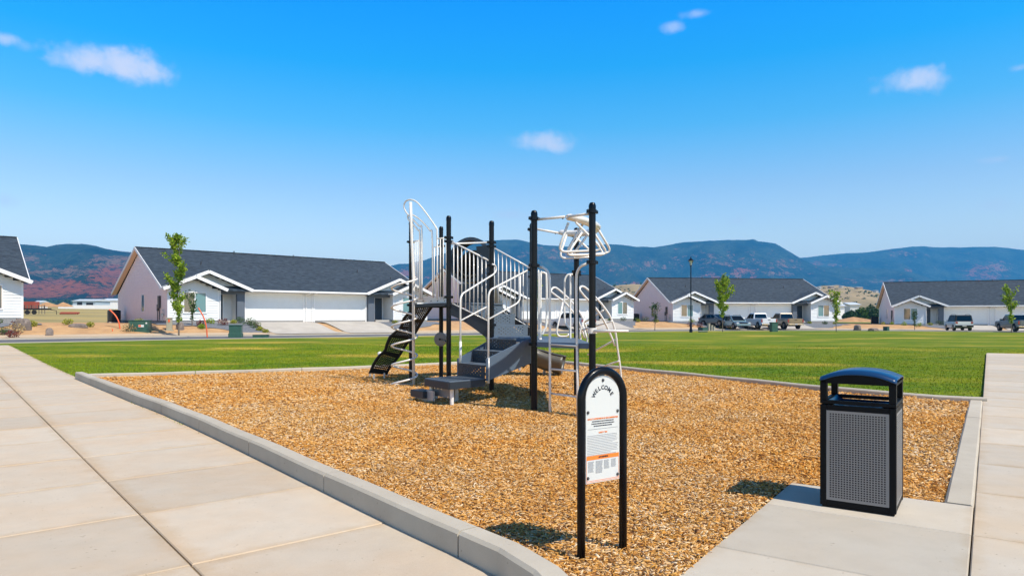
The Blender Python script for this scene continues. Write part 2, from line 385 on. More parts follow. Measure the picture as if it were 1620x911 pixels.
# concrete
def conc(name, c, stain, sfac, coord='World', ro=.05, edge=False):
    m, n, l, b = nodemat(name); ps = n.new('ShaderNodeNewGeometry').outputs['Position']
    n1 = noise_(n, l, ps, 1.1, 6, .62); n2 = noise_(n, l, ps, 5, 6, .6); n3 = noise_(n, l, ps, 220, 3, .6); n4 = noise_(n, l, ps, .45, 4); n5 = noise_(n, l, ps, 38, 2, .5)
    cc = mixc(n, l, mr_(n, l, n1, .40, .66, 0, sfac), c, stain); cc = mixc(n, l, mr_(n, l, n2, .35, .7, 0, .5), cc, mixc(n, l, 1.0, cc, (.86, .85, .84), 'MULTIPLY'))
    cc = mixc(n, l, mr_(n, l, n3, .30, .75, 0, .45), cc, mixc(n, l, 1.0, cc, (.72, .71, .70), 'MULTIPLY'))
    cc = mixc(n, l, mr_(n, l, n5, .70, .76, 0, .7), cc, mixc(n, l, 1.0, cc, (.55, .52, .5), 'MULTIPLY'))
    hs = n.new('ShaderNodeHueSaturation'); oi = n.new('ShaderNodeObjectInfo'); l.new(mr_(n, l, oi.outputs['Random'], 0, 1, 1-ro, 1+ro), hs.inputs['Value']); l.new(cc, hs.inputs['Color']); l.new(hs.outputs[0], b.inputs['Base Color'])
    b.inputs['Roughness'].default_value = .88; b.inputs['Specular IOR Level'].default_value = .25
    p = bump_(n, l, b, n2, .25, .01); p = bump_(n, l, b, n3, .35, .002, p)
    if edge:   # broom lines and dirt that gathers at the slab edges
        oc = n.new('ShaderNodeTexCoord').outputs['Object']; bl = noise_(n, l, oc, 6, 2, .5, (3, 90, 1)); bump_(n, l, b, bl, .3, .003, p)
        vm = n.new('ShaderNodeVectorMath'); vm.operation = 'ABSOLUTE'; l.new(oc, vm.inputs[0]); sx2 = n.new('ShaderNodeSeparateXYZ'); l.new(vm.outputs[0], sx2.inputs[0]); mxm = n.new('ShaderNodeMath'); mxm.operation = 'MAXIMUM'; l.new(sx2.outputs[0], mxm.inputs[0]); l.new(sx2.outputs[1], mxm.inputs[1])
        ad = n.new('ShaderNodeMath'); ad.operation = 'MULTIPLY_ADD'; l.new(n2, ad.inputs[0]); ad.inputs[1].default_value = .16; l.new(mxm.outputs[0], ad.inputs[2])
        dk = mixc(n, l, mr_(n, l, ad.outputs[0], .60, .69, 0, .55), hs.outputs[0], mixc(n, l, 1.0, hs.outputs[0], (.88, .76, .60), 'MULTIPLY'))
        dk = mixc(n, l, mr_(n, l, n4, .52, .62, 0, .35), dk, mixc(n, l, 1.0, dk, (.93, .94, .95), 'MULTIPLY')); l.new(dk, b.inputs['Base Color'])
    return m
M['slab'] = conc('path_concrete', (.575, .49, .385), (.60, .44, .29), .55, edge=True, ro=.08)
M['slabr'] = conc('right_path_concrete', (.57, .505, .415), (.61, .47, .32), .55, edge=True, ro=.08)
M['pad'] = conc('pad_concrete', (.53, .48, .40), (.54, .45, .34), .45, edge=True, ro=.08)
M['kerb'] = conc('kerb_concrete', (.53, .475, .385), (.43, .37, .29), .5)
M['drive'] = mat('driveway_concrete', (.50, .46, .40), .85, c2=(.42, .38, .33), vscale=.8, coord='World')
M['joint'] = mat('joint_dirt', (.12, .08, .045), .95, c2=(.25, .18, .09), vscale=30, coord='World')

# ground sheet
xs = np.concatenate([np.linspace(-9000, -600, 24), np.linspace(-560, -90, 36), np.linspace(-85, 130, 130), np.linspace(140, 700, 40), np.linspace(740, 9000, 26)])
ys = np.concatenate([np.linspace(-400, -35, 10), np.linspace(-30, 130, 100), np.linspace(135, 700, 80), np.linspace(730, 9000, 40)])
XX, YY = np.meshgrid(xs, ys); ZZ = zg(XX, YY)
d, _ = road_d(XX, YY); ZZ = ZZ-.12-.10*(d < 24)
g = MB(); nx = len(xs); g.v = list(zip(XX.ravel(), YY.ravel(), ZZ.ravel()))
g.f = [(j*nx+i, j*nx+i+1, (j+1)*nx+i+1, (j+1)*nx+i) for j in range(len(ys)-1) for i in range(nx-1)]
g.build('ground', M['field'], smooth=True, kind='structure')
# frames along the road
def offs(k, o):
    a, b = RP[max(k-1, 0)], RP[min(k+1, len(RP)-1)]; t = (b-a)/np.hypot(*(b-a)); return RP[k]+np.array([-t[1], t[0]])*o
def band(name, o0, o1, nsub, mt, dz, k0=0, k1=None, step=2, kind='structure', skirt=0):
    k1 = k1 or len(RP); ks = list(range(k0, k1, step)); b = MB(); pts = []
    for k in ks:
        p0, p1 = offs(k, o0), offs(k, o1)
        for j in range(nsub+1): pts.append(p0+(p1-p0)*j/nsub)
    pts = np.array(pts); z = zg(pts[:, 0], pts[:, 1])+dz
    b.v = [(p[0], p[1], q) for p, q in zip(pts, z)]; c = nsub+1
    b.f = [(i*c+j, i*c+j+1, (i+1)*c+j+1, (i+1)*c+j)[::-1] for i in range(len(ks)-1) for j in range(nsub)]
    if skirt:
        base = len(b.v)
        for i in range(len(ks)):
            for j in (0, nsub): v = b.v[i*c+j]; b.v.append((v[0], v[1], v[2]-skirt))
        for i in range(len(ks)-1):
            b.f.append((i*c, (i+1)*c, base+(i+1)*2, base+i*2)); b.f.append((i*c+nsub, base+i*2+1, base+(i+1)*2+1, (i+1)*c+nsub))
    return b.build(name, mt, smooth='auto', kind=kind)
band('road', -3.5, 3.6, 4, M['asphalt'], -.02)
band('kerb', 3.6, 3.95, 1, M['kerb'], .06, skirt=.15)
band('kerb', -3.8, -3.5, 1, M['kerb'], .03, skirt=.12)
band('pavement', 3.95, 6.2, 2, M['slab'], .07)
band('gravel_yard', 6.2, 27.5, 14, M['gravel'], .03)
# lawn fan
bd = [offs(k, -3.8) for k in range(0, len(RP), 2)]; bd += [np.array(p) for p in ((112, -5), (100, -40), (0, -45), (-100, -60))]
bd = np.array(bd); cen = np.array([8., 18.]); nb = len(bd); R = [0, .1, .2, .3, .4, .5, .58, .65, .71, .77, .82, .87, .91, .95, .98, 1.0]
b = MB(); pts = np.array([cen+(p-cen)*r for r in R for p in bd]); z = zg(pts[:, 0], pts[:, 1])+.0
z += .03*(fbm(pts[:, 0]*.12, pts[:, 1]*.12, 3, 5)-.5)*(np.hypot(pts[:, 0], pts[:, 1]-10) > 14)
b.v = [(p[0], p[1], q) for p, q in zip(pts, z)]
b.f = [(i*nb+j, i*nb+(j+1) % nb, (i+1)*nb+(j+1) % nb, (i+1)*nb+j) for i in range(len(R)-1) for j in range(nb)]
b.build('lawn', M['lawn'], smooth=True, kind='structure')

# ---------------------------------------------------------------- kerb ring and chip bed (playground border)
d1 = Vector((-.652, .758, 0)); d2 = Vector((.758, .652, 0)); RA = Vector((.573, .82, 0)); RB = Vector((.82, -.573, 0))
KO = [(-9.42, 14.72), (-7.6, 12.58), (-5.9, 10.6), (-4.35, 8.80), (-2.7, 6.76), (-1.075, 4.70), (-.56, 4.06), (-.09, 3.48), (.12, 3.08), (.24, 2.62), (.28, 2.10)]
def resample(pts, step):
    P_ = [Vector((*p, 0)) for p in pts]; out = [P_[0]]; 
    c = catmull(P_, 12); acc = 0
    for a, b_ in zip(c, c[1:]):
        acc += (b_-a).length
        if acc >= step: out.append(b_); acc = 0
    if (out[-1]-c[-1]).length > .05: out.append(c[-1])
    return out
def kerb_run(parent, pts, wdt, ztop, zbot, seglen, side, cut=.007):
    """split a centre run into separate cast segments with a tooled joint between"""
    line = catmull([Vector((*p, 0)) for p in pts], 16); L_ = [0]
    for a, b_ in zip(line, line[1:]): L_.append(L_[-1]+(b_-a).length)
    def at(s):
        s = max(0, min(L_[-1], s)); i = max(0, min(len(line)-2, int(np.searchsorted(L_, s))-1)); t = (s-L_[i])/max(1e-6, L_[i+1]-L_[i])
        p = line[i].lerp(line[i+1], t); tg = (line[min(i+2, len(line)-1)]-line[max(i-1, 0)]).normalized(); return p, Vector((-tg.y, tg.x, 0))*side
    ns = max(1, round(L_[-1]/seglen)); sl = L_[-1]/ns
    for k in range(ns):
        s0, s1 = k*sl+cut, (k+1)*sl-cut; m_ = max(2, int((s1-s0)/.3)); mb = MB(); c = .018
        prof = [(0, zbot), (.0, ztop-c), (c, ztop), (wdt-c, ztop), (wdt, ztop-c), (wdt, zbot)]
        for i in range(m_+1):
            p, nn = at(s0+(s1-s0)*i/m_)
            for (o, z) in prof: q = p+nn*o; mb.v.append((q.x, q.y, z+.004*math.sin(s0*3+i)))
        q = len(prof)
        for i in range(m_):
            for j in range(q): mb.f.append((i*q+j, i*q+(j+1) % q, (i+1)*q+(j+1) % q, (i+1)*q+j))
        mb.f.append(tuple(range(q))); mb.f.append(tuple(m_*q+j for j in range(q))[::-1])
        mb.build('kerb_segment', M['kerb'], parent)
border = empty('kerb', (0, 0, 0), kind='structure')
KB = [(-9.42, 14.78), (-6.6, 15.95), (-3.75, 17.45), (-1.9, 18.75), (-.55, 19.75), (.45, 20.1), (1.2, 19.75), (1.75, 18.95), (2.95, 16.9), (4.2, 14.75), (5.55, 12.4), (6.6, 10.95), (7.28, 10.45)]
KR = [(7.30, 10.58), (5.2, 7.58), (3.1, 4.58)]
kerb_run(border, KO, .15, .157, -.05, 1.75, 1)
kerb_run(border, KB, .15, .108, -.05, 2.4, -1)
kerb_run(border, KR, .17, .066, -.05, 2.2, -1)
POLY = [(p[0], p[1]) for p in catmull([Vector((*q, 0)) for q in KO], 5)][::-1]+[(p[0], p[1]) for p in catmull([Vector((*q, 0)) for q in KB], 5)]+KR[1:]+[(2.14, 5.25), (.6, 3.0), (.1, 2.2)]
# 2.14,5.25 .. is the pad's left edge
POLY = np.array(POLY)
def inside(x, y, poly=None):
    p = POLY if poly is None else np.array(poly); c = np.zeros(x.shape, bool); j = len(p)-1
    for i in range(len(p)):
        k = ((p[i, 1] > y) != (p[j, 1] > y)) & (x < (p[j, 0]-p[i, 0])*(y-p[i, 1])/(p[j, 1]-p[i, 1]+1e-12)+p[i, 0]); c ^= k; j = i
    return c
def zc(x, y):
    n = fbm(x*1.3, y*1.3, 4, 3)-.5+.7*(fbm(x*.5+9, y*.5, 2, 8)-.5)
    pad = np.exp(-(np.maximum(0, np.abs((x-1.6)*.82-(y-4.4)*.573))/.35)**2)
    return .03+.035*n+.02*pad
st = .11; gx, gy = np.arange(-9.8, 7.6, st), np.arange(2.0, 20.4, st); X_, Y_ = np.meshgrid(gx, gy); Z_ = zc(X_, Y_)
EDG_ = np.array([(p.x, p.y) for q_ in (KO, KB, KR) for p in catmull([Vector((*q, 0)) for q in q_], 20)]); cx_, cy_ = X_[:-1, :-1]+st/2, Y_[:-1, :-1]+st/2
ins = inside(cx_, cy_)
for e_ in EDG_: ins &= (cx_-e_[0])**2+(cy_-e_[1])**2 > .092**2
mb = MB(); mb.v = list(zip(X_.ravel(), Y_.ravel(), Z_.ravel())); q = len(gx)
mb.f = [(j*q+i, j*q+i+1, (j+1)*q+i+1, (j+1)*q+i) for j, i in zip(*np.nonzero(ins))]
m, n, l, b = nodemat('wood_mulch_base'); ps = n.new('ShaderNodeNewGeometry').outputs['Position']
vo = n.new('ShaderNodeTexVoronoi'); vo.inputs['Scale'].default_value = 26; mp = n.new('ShaderNodeMapping'); mp.inputs['Scale'].default_value = (1, 1.9, 1); l.new(ps, mp.inputs[0]); l.new(mp.outputs[0], vo.inputs[0])
crr = n.new('ShaderNodeValToRGB'); sx_ = n.new('ShaderNodeSeparateColor'); l.new(vo.outputs['Color'], sx_.inputs[0]); l.new(sx_.outputs[0], crr.inputs[0])
CH = [(0, (.12, .055, .025)), (.13, (.32, .14, .035)), (.34, (.58, .28, .05)), (.55, (.68, .37, .10)), (.75, (.70, .45, .20)), (.9, (.76, .56, .34)), (1, (.84, .70, .50))]
e = crr.color_ramp.elements; e[0].color = (*CH[0][1], 1); e[1].color = (*CH[-1][1], 1)
for p_, c_ in CH[1:-1]: x_ = e.new(p_); x_.color = (*c_, 1)
l.new(crr.outputs[0], b.inputs['Base Color']); b.inputs['Roughness'].default_value = .9; bump_(n, l, b, vo.outputs['Distance'], 1, .02); M['mulch'] = m
mb.build('mulch_bed', M['mulch'], smooth=True, kind='structure')
def np_mesh(name, V, Fc, mt, k, kind='stuff', parent=None, org=None):
    """V (n,3), Fc (m,k)"""
    me = bpy.data.meshes.new(name); V = np.ascontiguousarray(V if org is None else V-np.array(org), dtype=np.float32); Fc = np.ascontiguousarray(Fc, dtype=np.int32)
    me.vertices.add(len(V)); me.vertices.foreach_set('co', V.ravel()); me.loops.add(Fc.size); me.loops.foreach_set('vertex_index', Fc.ravel())
    me.polygons.add(len(Fc)); me.polygons.foreach_set('loop_start', np.arange(len(Fc), dtype=np.int32)*k); me.polygons.foreach_set('loop_total', np.full(len(Fc), k, dtype=np.int32))
    me.update(calc_edges=True); me.materials.append(mt)
    o = bpy.data.objects.new(name, me); COL.objects.link(o)
    if kind: o['kind'] = kind
    if parent is not None: o.parent = parent
    return o
M['chip'] = ramp_mat('wood_chip', CH, rough=.8, spec=.25)
def patchy(mt, tint, scale, lo=.4, hi=.65, k=1.0):
    n, l = mt.node_tree.nodes, mt.node_tree.links; b = n['Principled BSDF']; s0_ = b.inputs['Base Color'].links[0].from_socket; ps = n.new('ShaderNodeNewGeometry').outputs['Position']
    l.new(mixc(n, l, mr_(n, l, noise_(n, l, ps, scale, 5), lo, hi, 0, k), s0_, mixc(n, l, 1.0, s0_, tint, 'MULTIPLY')), b.inputs['Base Color'])
for k_ in ('chip', 'mulch'): patchy(M[k_], (1.0, .80, .42), .55); patchy(M[k_], (.74, .70, .72), 1.7, .52, .72, .8)
EDG = np.array([(p.x, p.y) for q_ in (KO, KB, KR) for p in catmull([Vector((*q, 0)) for q in q_], 10)])
def offedge(x, y, m):
    ok = np.ones(len(x), bool); a = EDG[:-1]; d_ = EDG[1:]-a; L2 = (d_**2).sum(1)+1e-9
    for i in range(0, len(x), 20000):
        px, py = x[i:i+20000, None]-a[:, 0], y[i:i+20000, None]-a[:, 1]; t = np.clip((px*d_[:, 0]+py*d_[:, 1])/L2, 0, 1)
        ok[i:i+20000] = np.min((px-t*d_[:, 0])**2+(py-t*d_[:, 1])**2, 1) > m*m
    return ok
def chips(n, rmin, rmax, L0, L1, thick):
    # uniform in area inside the polygon within a distance ring
    xx = rng.uniform(-9.8, 7.6, n*14); yy = rng.uniform(2, 20.4, n*14); D = np.hypot(xx, yy); k = (D > rmin) & (D <= rmax) & inside(xx, yy); xx, yy = xx[k][:n], yy[k][:n]; k = offedge(xx, yy, .135); xx, yy = xx[k], yy[k]; n = len(xx)
    yaw = rng.uniform(0, 2*np.pi, n); pit = rng.normal(0, .28, n); rol = rng.normal(0, .35, n)
    Ln = rng.uniform(L0, L1, n)/2; W = Ln*rng.uniform(.12, .34, n); T = thick*rng.uniform(.6, 1.6, n)/2
    cy, sy_ = np.cos(yaw), np.sin(yaw); cp, sp = np.cos(pit), np.sin(pit); cr_, sr = np.cos(rol), np.sin(rol)
    ax = np.stack([cy*cp, sy_*cp, sp], 1); side = np.stack([-sy_*cr_, cy*cr_, sr], 1); up = np.cross(ax, side)
    c = np.stack([xx, yy, zc(xx, yy)+rng.uniform(.001, .018, n)], 1)
    V = []
    for (i, j, t) in ((-1,-1,-1),(1,-1,-1),(1,1,-1),(-1,1,-1),(-1,-1,1),(1,-1,1),(1,1,1),(-1,1,1)):
        tp = rng.uniform(.45, 1, n) if i > 0 else np.ones(n)
        V.append(c+ax*(Ln*i)[:, None]+side*(W*j*tp)[:, None]+up*(T*t)[:, None])
    V = np.stack(V, 1).reshape(-1, 3); b0 = (np.arange(n)*8)[:, None, None]
    Fc = np.array([(4,5,6,7),(0,1,5,4),(1,2,6,5),(2,3,7,6),(3,0,4,7)])[None]+b0
    return V, Fc.reshape(-1, 4)
Vs, Fs, o_ = [], [], 0
for a in ((76000, 2.2, 6.2, .013, .039, .003), (74000, 6.2, 10.5, .018, .046, .0045), (50000, 10.5, 23, .025, .056, .007)):
    V, Fc = chips(*a); Vs.append(V); Fs.append(Fc+o_); o_ += len(V)
np_mesh('wood_chips', np.vstack(Vs), np.vstack(Fs), M['chip'], 4)
# stray chips on the paths near the bed
V, Fc = [], []
# ---------------------------------------------------------------- slabs
def slab_mesh(w_, l_, h, c=.006):
    b = MB(); x, y = w_/2, l_/2
    b.v = [(-x,-y,-h),(x,-y,-h),(x,y,-h),(-x,y,-h),(-x,-y,-c),(x,-y,-c),(x,y,-c),(-x,y,-c),(-x+c,-y+c,0),(x-c,-y+c,0),(x-c,y-c,0),(-x+c,y-c,0)]
    b.f = [(0,1,5,4),(1,2,6,5),(2,3,7,6),(3,0,4,7),(4,5,9,8),(5,6,10,9),(6,7,11,10),(7,4,8,11),(8,9,10,11)]
    me = bpy.data.meshes.new('slab'); me.from_pydata(b.v, [], b.f); return me
dK, nK = Vector((-.6416, .767, 0)), Vector((-.767, -.6416, 0)); K0 = Vector((-1.08, 4.75, 0))
pv = MB(); a0 = K0+dK*-9; a1 = K0+dK*34
pv.add([a0+nK*-3.6+Vector((0,0,.001)), a0+nK*3.7+Vector((0,0,.001)), a1+nK*3.7+Vector((0,0,.003)), a1+nK*.0+Vector((0,0,.003)), K0+nK*.0+dK*-1.6+Vector((0,0,.001)), K0+nK*-3.6+dK*-1.6+Vector((0,0,.001))], [(0,1,2,3,4),(0,4,5)])
pave = pv.build('pavement', M['joint'], kind='structure')
sm = slab_mesh(1.19, 1.202, .02); sm.materials.append(M['slab']); rot = math.atan2(dK.y, dK.x)-math.pi/2
sm0 = slab_mesh(1.28, 1.202, .02); sm0.materials.append(M['slab'])
for c in range(-3, 3):
    for k in range(-8, 27):
        s = .745+1.21*k+.605
        if c < 0 and s+.6 > -2.0-.3: continue
        p = K0+dK*s+nK*(1.2*c+.6)
        dz = random.uniform(-.002, .002)
        z = max(.013, z1(p.x, p.y)+.013)
        if c == 0: p = p+nK*-.045
        inst('slab', sm0 if c == 0 else sm, (p.x, p.y, z+dz), (0, 0, rot), parent=pave)
# right path, lies a little higher
R0 = Vector((3.10, 4.58, 0)); rr = math.atan2(RA.y, RA.x)-math.pi/2
pr = MB(); 
def quad(o, e, f, s0, s1, w0, w1, z): return [o+e*s0+f*w0+Vector((0,0,z)), o+e*s0+f*w1+Vector((0,0,z)), o+e*s1+f*w1+Vector((0,0,z)), o+e*s1+f*w0+Vector((0,0,z))]
pr.add(quad(R0, RA, RB, -6, 24.4, 0, 2.42, .025), [(0,1,2,3)]); pr.add(quad(R0, RA, RB, -6, 0, -1.17, -.001, .025), [(0,1,2,3)]); pr.add(quad(R0, RA, RB, 19.7, 24.4, 2.421, 14, .02), [(0,1,2,3)])
pathr = pr.build('path', M['joint'], kind='structure')
smr = slab_mesh(1.196, 1.192, .09); smr.materials.append(M['slabr'])
for c in range(0, 11):
    for k in range(-5, 21):
        s = -.74+1.2*k+.6
        if c > 1 and s < 19.6: continue
        p = R0+RA*s+RB*(1.204*c+.602); inst('slab', smr, (p.x, p.y, .06+random.uniform(-.0015, .0015)), (0, 0, rr), parent=pathr)
for s0, s1 in ((0, -.74), (-.74, -1.78), (-1.78, -2.9), (-2.9, -4.0), (-4.0, -5.1)):
    sp_ = slab_mesh(1.16, s0-s1-.010, .09); sp_.materials.append(M['pad']); p = R0+RA*(s0+s1)/2+RB*-.583; inst('slab', sp_, (p.x, p.y, .059), (0, 0, rr), parent=pathr)
# grass blades along the near lawn
n = 330000; D = np.sqrt(rng.uniform(8**2, 36**2, n)); A = rng.uniform(-.70, .70, n); xx, yy = D*np.sin(A), D*np.cos(A)
kk = ~inside(xx, yy)
rel = (xx-K0.x)*nK.x+(yy-K0.y)*nK.y; kk &= (rel < -.02)
s_ = (xx-R0.x)*RA.x+(yy-R0.y)*RA.y; w_ = (xx-R0.x)*RB.x+(yy-R0.y)*RB.y; kk &= ~((w_ > -.02) & (w_ < 2.45) & (s_ < 24.5)) & ~((w_ >= 2.4) & (s_ > 19.6) & (s_ < 24.5))
bdist = np.min(np.hypot(xx[:, None]-POLY[::3, 0], yy[:, None]-POLY[::3, 1]), 1); kk &= (bdist > .17)
kk &= rng.random(n) < np.clip(1.5-bdist/14, .35, 1); xx, yy = xx[kk], yy[kk]; n = len(xx)
z = zg(xx, yy); a = rng.uniform(0, 2*np.pi, n); hh = rng.uniform(.012, .034, n); wd = rng.uniform(.005, .011, n); lx, ly = rng.normal(0, .018, n), rng.normal(0, .018, n)
V = np.stack([np.stack([xx-np.cos(a)*wd, yy-np.sin(a)*wd, z], 1), np.stack([xx+np.cos(a)*wd, yy+np.sin(a)*wd, z], 1), np.stack([xx+lx, yy+ly, z+hh], 1)], 1).reshape(-1, 3)
np_mesh('grass', V, np.arange(n*3).reshape(-1, 3), M['blade'], 3)
# ================================================================ mountains
m, n, l, b = nodemat('mountain'); ps = n.new('ShaderNodeNewGeometry').outputs['Position']
n1 = noise_(n, l, ps, .004, 8, .7); n2 = noise_(n, l, ps, .017, 12, .85, (1, .35, 2.0)); n3 = noise_(n, l, ps, .06, 5, .75)
at = n.new('ShaderNodeAttribute'); at.attribute_name = 'geology'; sp = n.new('ShaderNodeSeparateColor'); l.new(at.outputs['Color'], sp.inputs[0])
veg = mixc(n, l, mr_(n, l, n1, .40, .60), (.004, .016, .014), (.10, .13, .06))
red = mixc(n, l, mr_(n, l, n2, .35, .65), (.85, .21, .06), (.50, .14, .05)); tan = mixc(n, l, mr_(n, l, n2, .3, .6), (.62, .45, .28), (.48, .22, .11))
def wgt(o, nn, k): 
    q = n.new('ShaderNodeMath'); q.operation = 'MULTIPLY_ADD'; l.new(nn, q.inputs[0]); q.inputs[1].default_value = k; l.new(o, q.inputs[2]); return mr_(n, l, q.outputs[0], .48+k*.5, .60+k*.5)
c = mixc(n, l, wgt(sp.outputs[1], n2, 5.0), veg, tan); c = mixc(n, l, wgt(sp.outputs[0], n2, 4.4), c, red)
c = mixc(n, l, mr_(n, l, n3, .52, .57, 0, .8), c, (.02, .032, .022))
l.new(c, b.inputs['Base Color']); b.inputs['Roughness'].default_value = 1; b.inputs['Specular IOR Level'].default_value = .05; bump_(n, l, b, n2, 1, 60); M['mtn'] = m
def ridge(name, prof, D0, D1, vfoot, mt, seed, amp, fsc, geo, step=3, rows=56, label=None):
    px = np.arange(prof[0][0], prof[-1][0], step); top = np.interp(px, [p[0] for p in prof], [p[1] for p in prof])
    top = top+ (fbm(px*.05, px*0, 3, seed)-.5)*2.2
    b = MB(); V = []; rr_, gg_ = [], []
    S = np.linspace(0, 1, rows); Dn = D0+(D1-D0)*S**.9
    PX, SS = np.meshgrid(px, S); DD = D0+(D1-D0)*SS**.9; TT = np.broadcast_to(top, PX.shape)
    DD = DD+(fbm(PX*.01, SS*0+3, 3, seed+9)-.5)*(D1-D0)*.3
    X = (PX-U0)/F*DD
    nz_ = fbm(X/fsc, DD/fsc*.55, 6, seed, True)-.62
    g_ = SS**.8; a0 = (V0-vfoot)/F; a1 = (V0-TT)/F
    A = a0+(a1-a0)*np.clip(g_+nz_*amp*np.sin(np.pi*np.clip(SS, 0, 1))**.7, -.05, .99)
    A[-1] = a1[-1]; A[-2] = a0+(a1[-2]-a0)*np.minimum(.985, (A[-2]-a0)/(a1[-2]-a0))
    Z = EYE+A*DD; VV = V0-A*F
    V = np.stack([X.ravel(), DD.ravel(), Z.ravel()], 1)
    # back side falls away behind the crest
    bx = X[-1]*1.25; by = DD[-1]*1.25; bz = Z[-1]*.35
    V = np.vstack([V, np.stack([bx, by, bz], 1)]); q = len(px); R_ = rows+1
    i, j = np.meshgrid(np.arange(q-1), np.arange(R_-1)); i, j = i.ravel(), j.ravel()
    Fc = np.stack([j*q+i, j*q+i+1, (j+1)*q+i+1, (j+1)*q+i], 1)
    o = np_mesh(name, V, Fc, mt, 4, kind='structure'); o.data.shade_smooth()
    if geo:
        wr = np.zeros(PX.shape); wt = np.zeros(PX.shape)
        for (ch, cx, cy, rx, ry, s) in geo:
            g = s*np.exp(-(((PX-cx)/rx)**2+((VV-cy)/ry)**2)**1.2)
            if ch == 'r': wr = np.maximum(wr, g)
            else: wt = np.maximum(wt, g)
        at = o.data.color_attributes.new('geology', 'FLOAT_COLOR', 'POINT'); cc = np.zeros((len(V), 4), np.float32); cc[:PX.size, 0] = wr.ravel(); cc[:PX.size, 1] = wt.ravel(); cc[:, 3] = 1
        at.data.foreach_set('color', cc.ravel())
    return o
near = [(-2600, 480), (-1700, 445), (-900, 425), (-420, 428), (-250, 410), (-100, 398), (0, 384), (17, 383), (33, 387), (50, 388), (72, 390), (90, 387), (110, 386), (130, 386), (150, 389), (165, 393), (180, 396), (208, 399), (260, 406), (350, 416), (450, 425), (560, 427), (618, 421), (631, 417.6), (646, 417), (669, 412.6), (681, 407.7), (715, 397), (745, 387), (763, 382), (775, 380), (802, 379.7), (820, 379.4), (830, 381.5), (838, 383), (859, 388), (900, 390), (940, 387), (962, 386.2), (994, 388.4), (1007, 390.5), (1037, 391.6), (1070, 385), (1091, 382.5), (1134, 379.7), (1180, 379.4), (1192, 378.2), (1199, 381.9), (1227, 385), (1242, 393.8), (1264, 406.7), (1283, 417), (1300, 421.8), (1335, 423), (1367, 424), (1400, 425), (1432, 428), (1464, 437), (1486, 442), (1530, 452), (1600, 462), (1750, 475)]
geoN = [('r', 90, 455, 75, 13, 1.1), ('r', 180, 440, 42, 20, 1.1), ('r', 60, 462, 60, 12, 1), ('r', 160, 462, 60, 10, .8), ('t', 120, 428, 110, 13, .62), ('t', 180, 415, 45, 16, .7), ('t', 40, 408, 30, 12, .6), ('t', 60, 430, 50, 10, .6), ('r', 640, 435, 26, 10, .8),
        ('r', 1170, 430, 14, 9, .62), ('t', 1168, 434, 12, 6, .66), ('r', 1192, 431, 10, 8, .58), ('r', 1128, 436, 26, 7, .56), ('t', 1110, 440, 16, 4, .6), ('r', 1000, 449, 20, 5, .7), ('t', 1220, 433, 45, 4, .55), ('t', 975, 424, 40, 10, .42), ('t', 870, 405, 80, 16, .40), ('t', 1130, 412, 90, 14, .36), ('t', 1030, 420, 60, 12, .38), ('t', 1240, 420, 40, 12, .34), ('r', 700, 440, 40, 14, .5), ('t', 1400, 445, 60, 6, .4)]
ridge('mountain', [p for p in near if p[0] <= 600]+[(640, 440), (700, 470)], 1500, 3000, 487, M['mtn'], 4, .75, 420, geoN)
ridge('mountain', [(380, 470), (480, 440)]+[p for p in near if p[0] >= 560], 3600, 4900, 487, M['mtn'], 5, .75, 480, geoN)
farp = [(1100, 428), (1180, 415), (1255, 409), (1270, 407.5), (1300, 404), (1340, 400.7), (1365, 400), (1400, 395.5), (1422, 393), (1440, 391), (1458, 389.4), (1486, 391), (1529, 391), (1572, 391), (1600, 393), (1620, 396), (1700, 402), (1800, 399), (1950, 410), (2100, 418), (2600, 404), (3200, 425), (4000, 445), (4600, 478)]
geoF = [('r', 1550, 432, 40, 18, .58), ('t', 1578, 425, 22, 14, .60), ('r', 1432, 428, 14, 5, .6), ('r', 1292, 417, 14, 6, .55), ('t', 1430, 402, 45, 6, .36), ('t', 1330, 418, 40, 6, .3)]
ridge('mountain', farp, 5100, 6100, 470, M['mtn'], 11, .85, 700, geoF, step=4)
# low brushy foothills in the gaps between the houses
M['hill'] = mat('brushy_hill', (.40, .29, .15), 1, c2=(.22, .17, .08), vscale=.02, coord='World', bump=.6, bscale=.3)
fp = [(560, 478), (700, 466), (850, 460), (940, 451), (970, 452), (1000, 449), (1050, 452), (1280, 456), (1300, 453), (1325, 451.5), (1345, 454), (1370, 458), (1400, 465), (1480, 472), (1700, 476), (2500, 474), (3200, 482)]
hill = ridge('foothill', fp, 620, 900, 490, M['hill'], 21, .35, 120, None, step=4, rows=24)
fl = [(-1800, 486), (-450, 484), (-200, 481), (0, 479.5), (100, 480), (200, 479), (300, 480), (600, 484), (700, 487)]
ridge('foothill', fl, 1100, 1900, 485.5, M['hill'], 23, .3, 300, None, step=8, rows=12)
def leafcloud(n, cx, cy, cz, r, ls, shape=None, flat=1.0):
    """n leaf quads round the points; arrays cx.. of length n"""
    u = rng.normal(size=(n, 3)); u /= np.linalg.norm(u, axis=1)[:, None]; v = np.cross(u, rng.normal(size=(n, 3))); v /= np.linalg.norm(v, axis=1)[:, None]; ww = np.cross(u, v)
    c = np.stack([cx, cy, cz], 1); s = (ls*rng.uniform(.6, 1.4, n))[:, None]
    V = np.stack([c-v*s, c+ww*s*.55, c+v*s, c-ww*s*.55], 1).reshape(-1, 3)
    return V, np.arange(n*4).reshape(-1, 4)
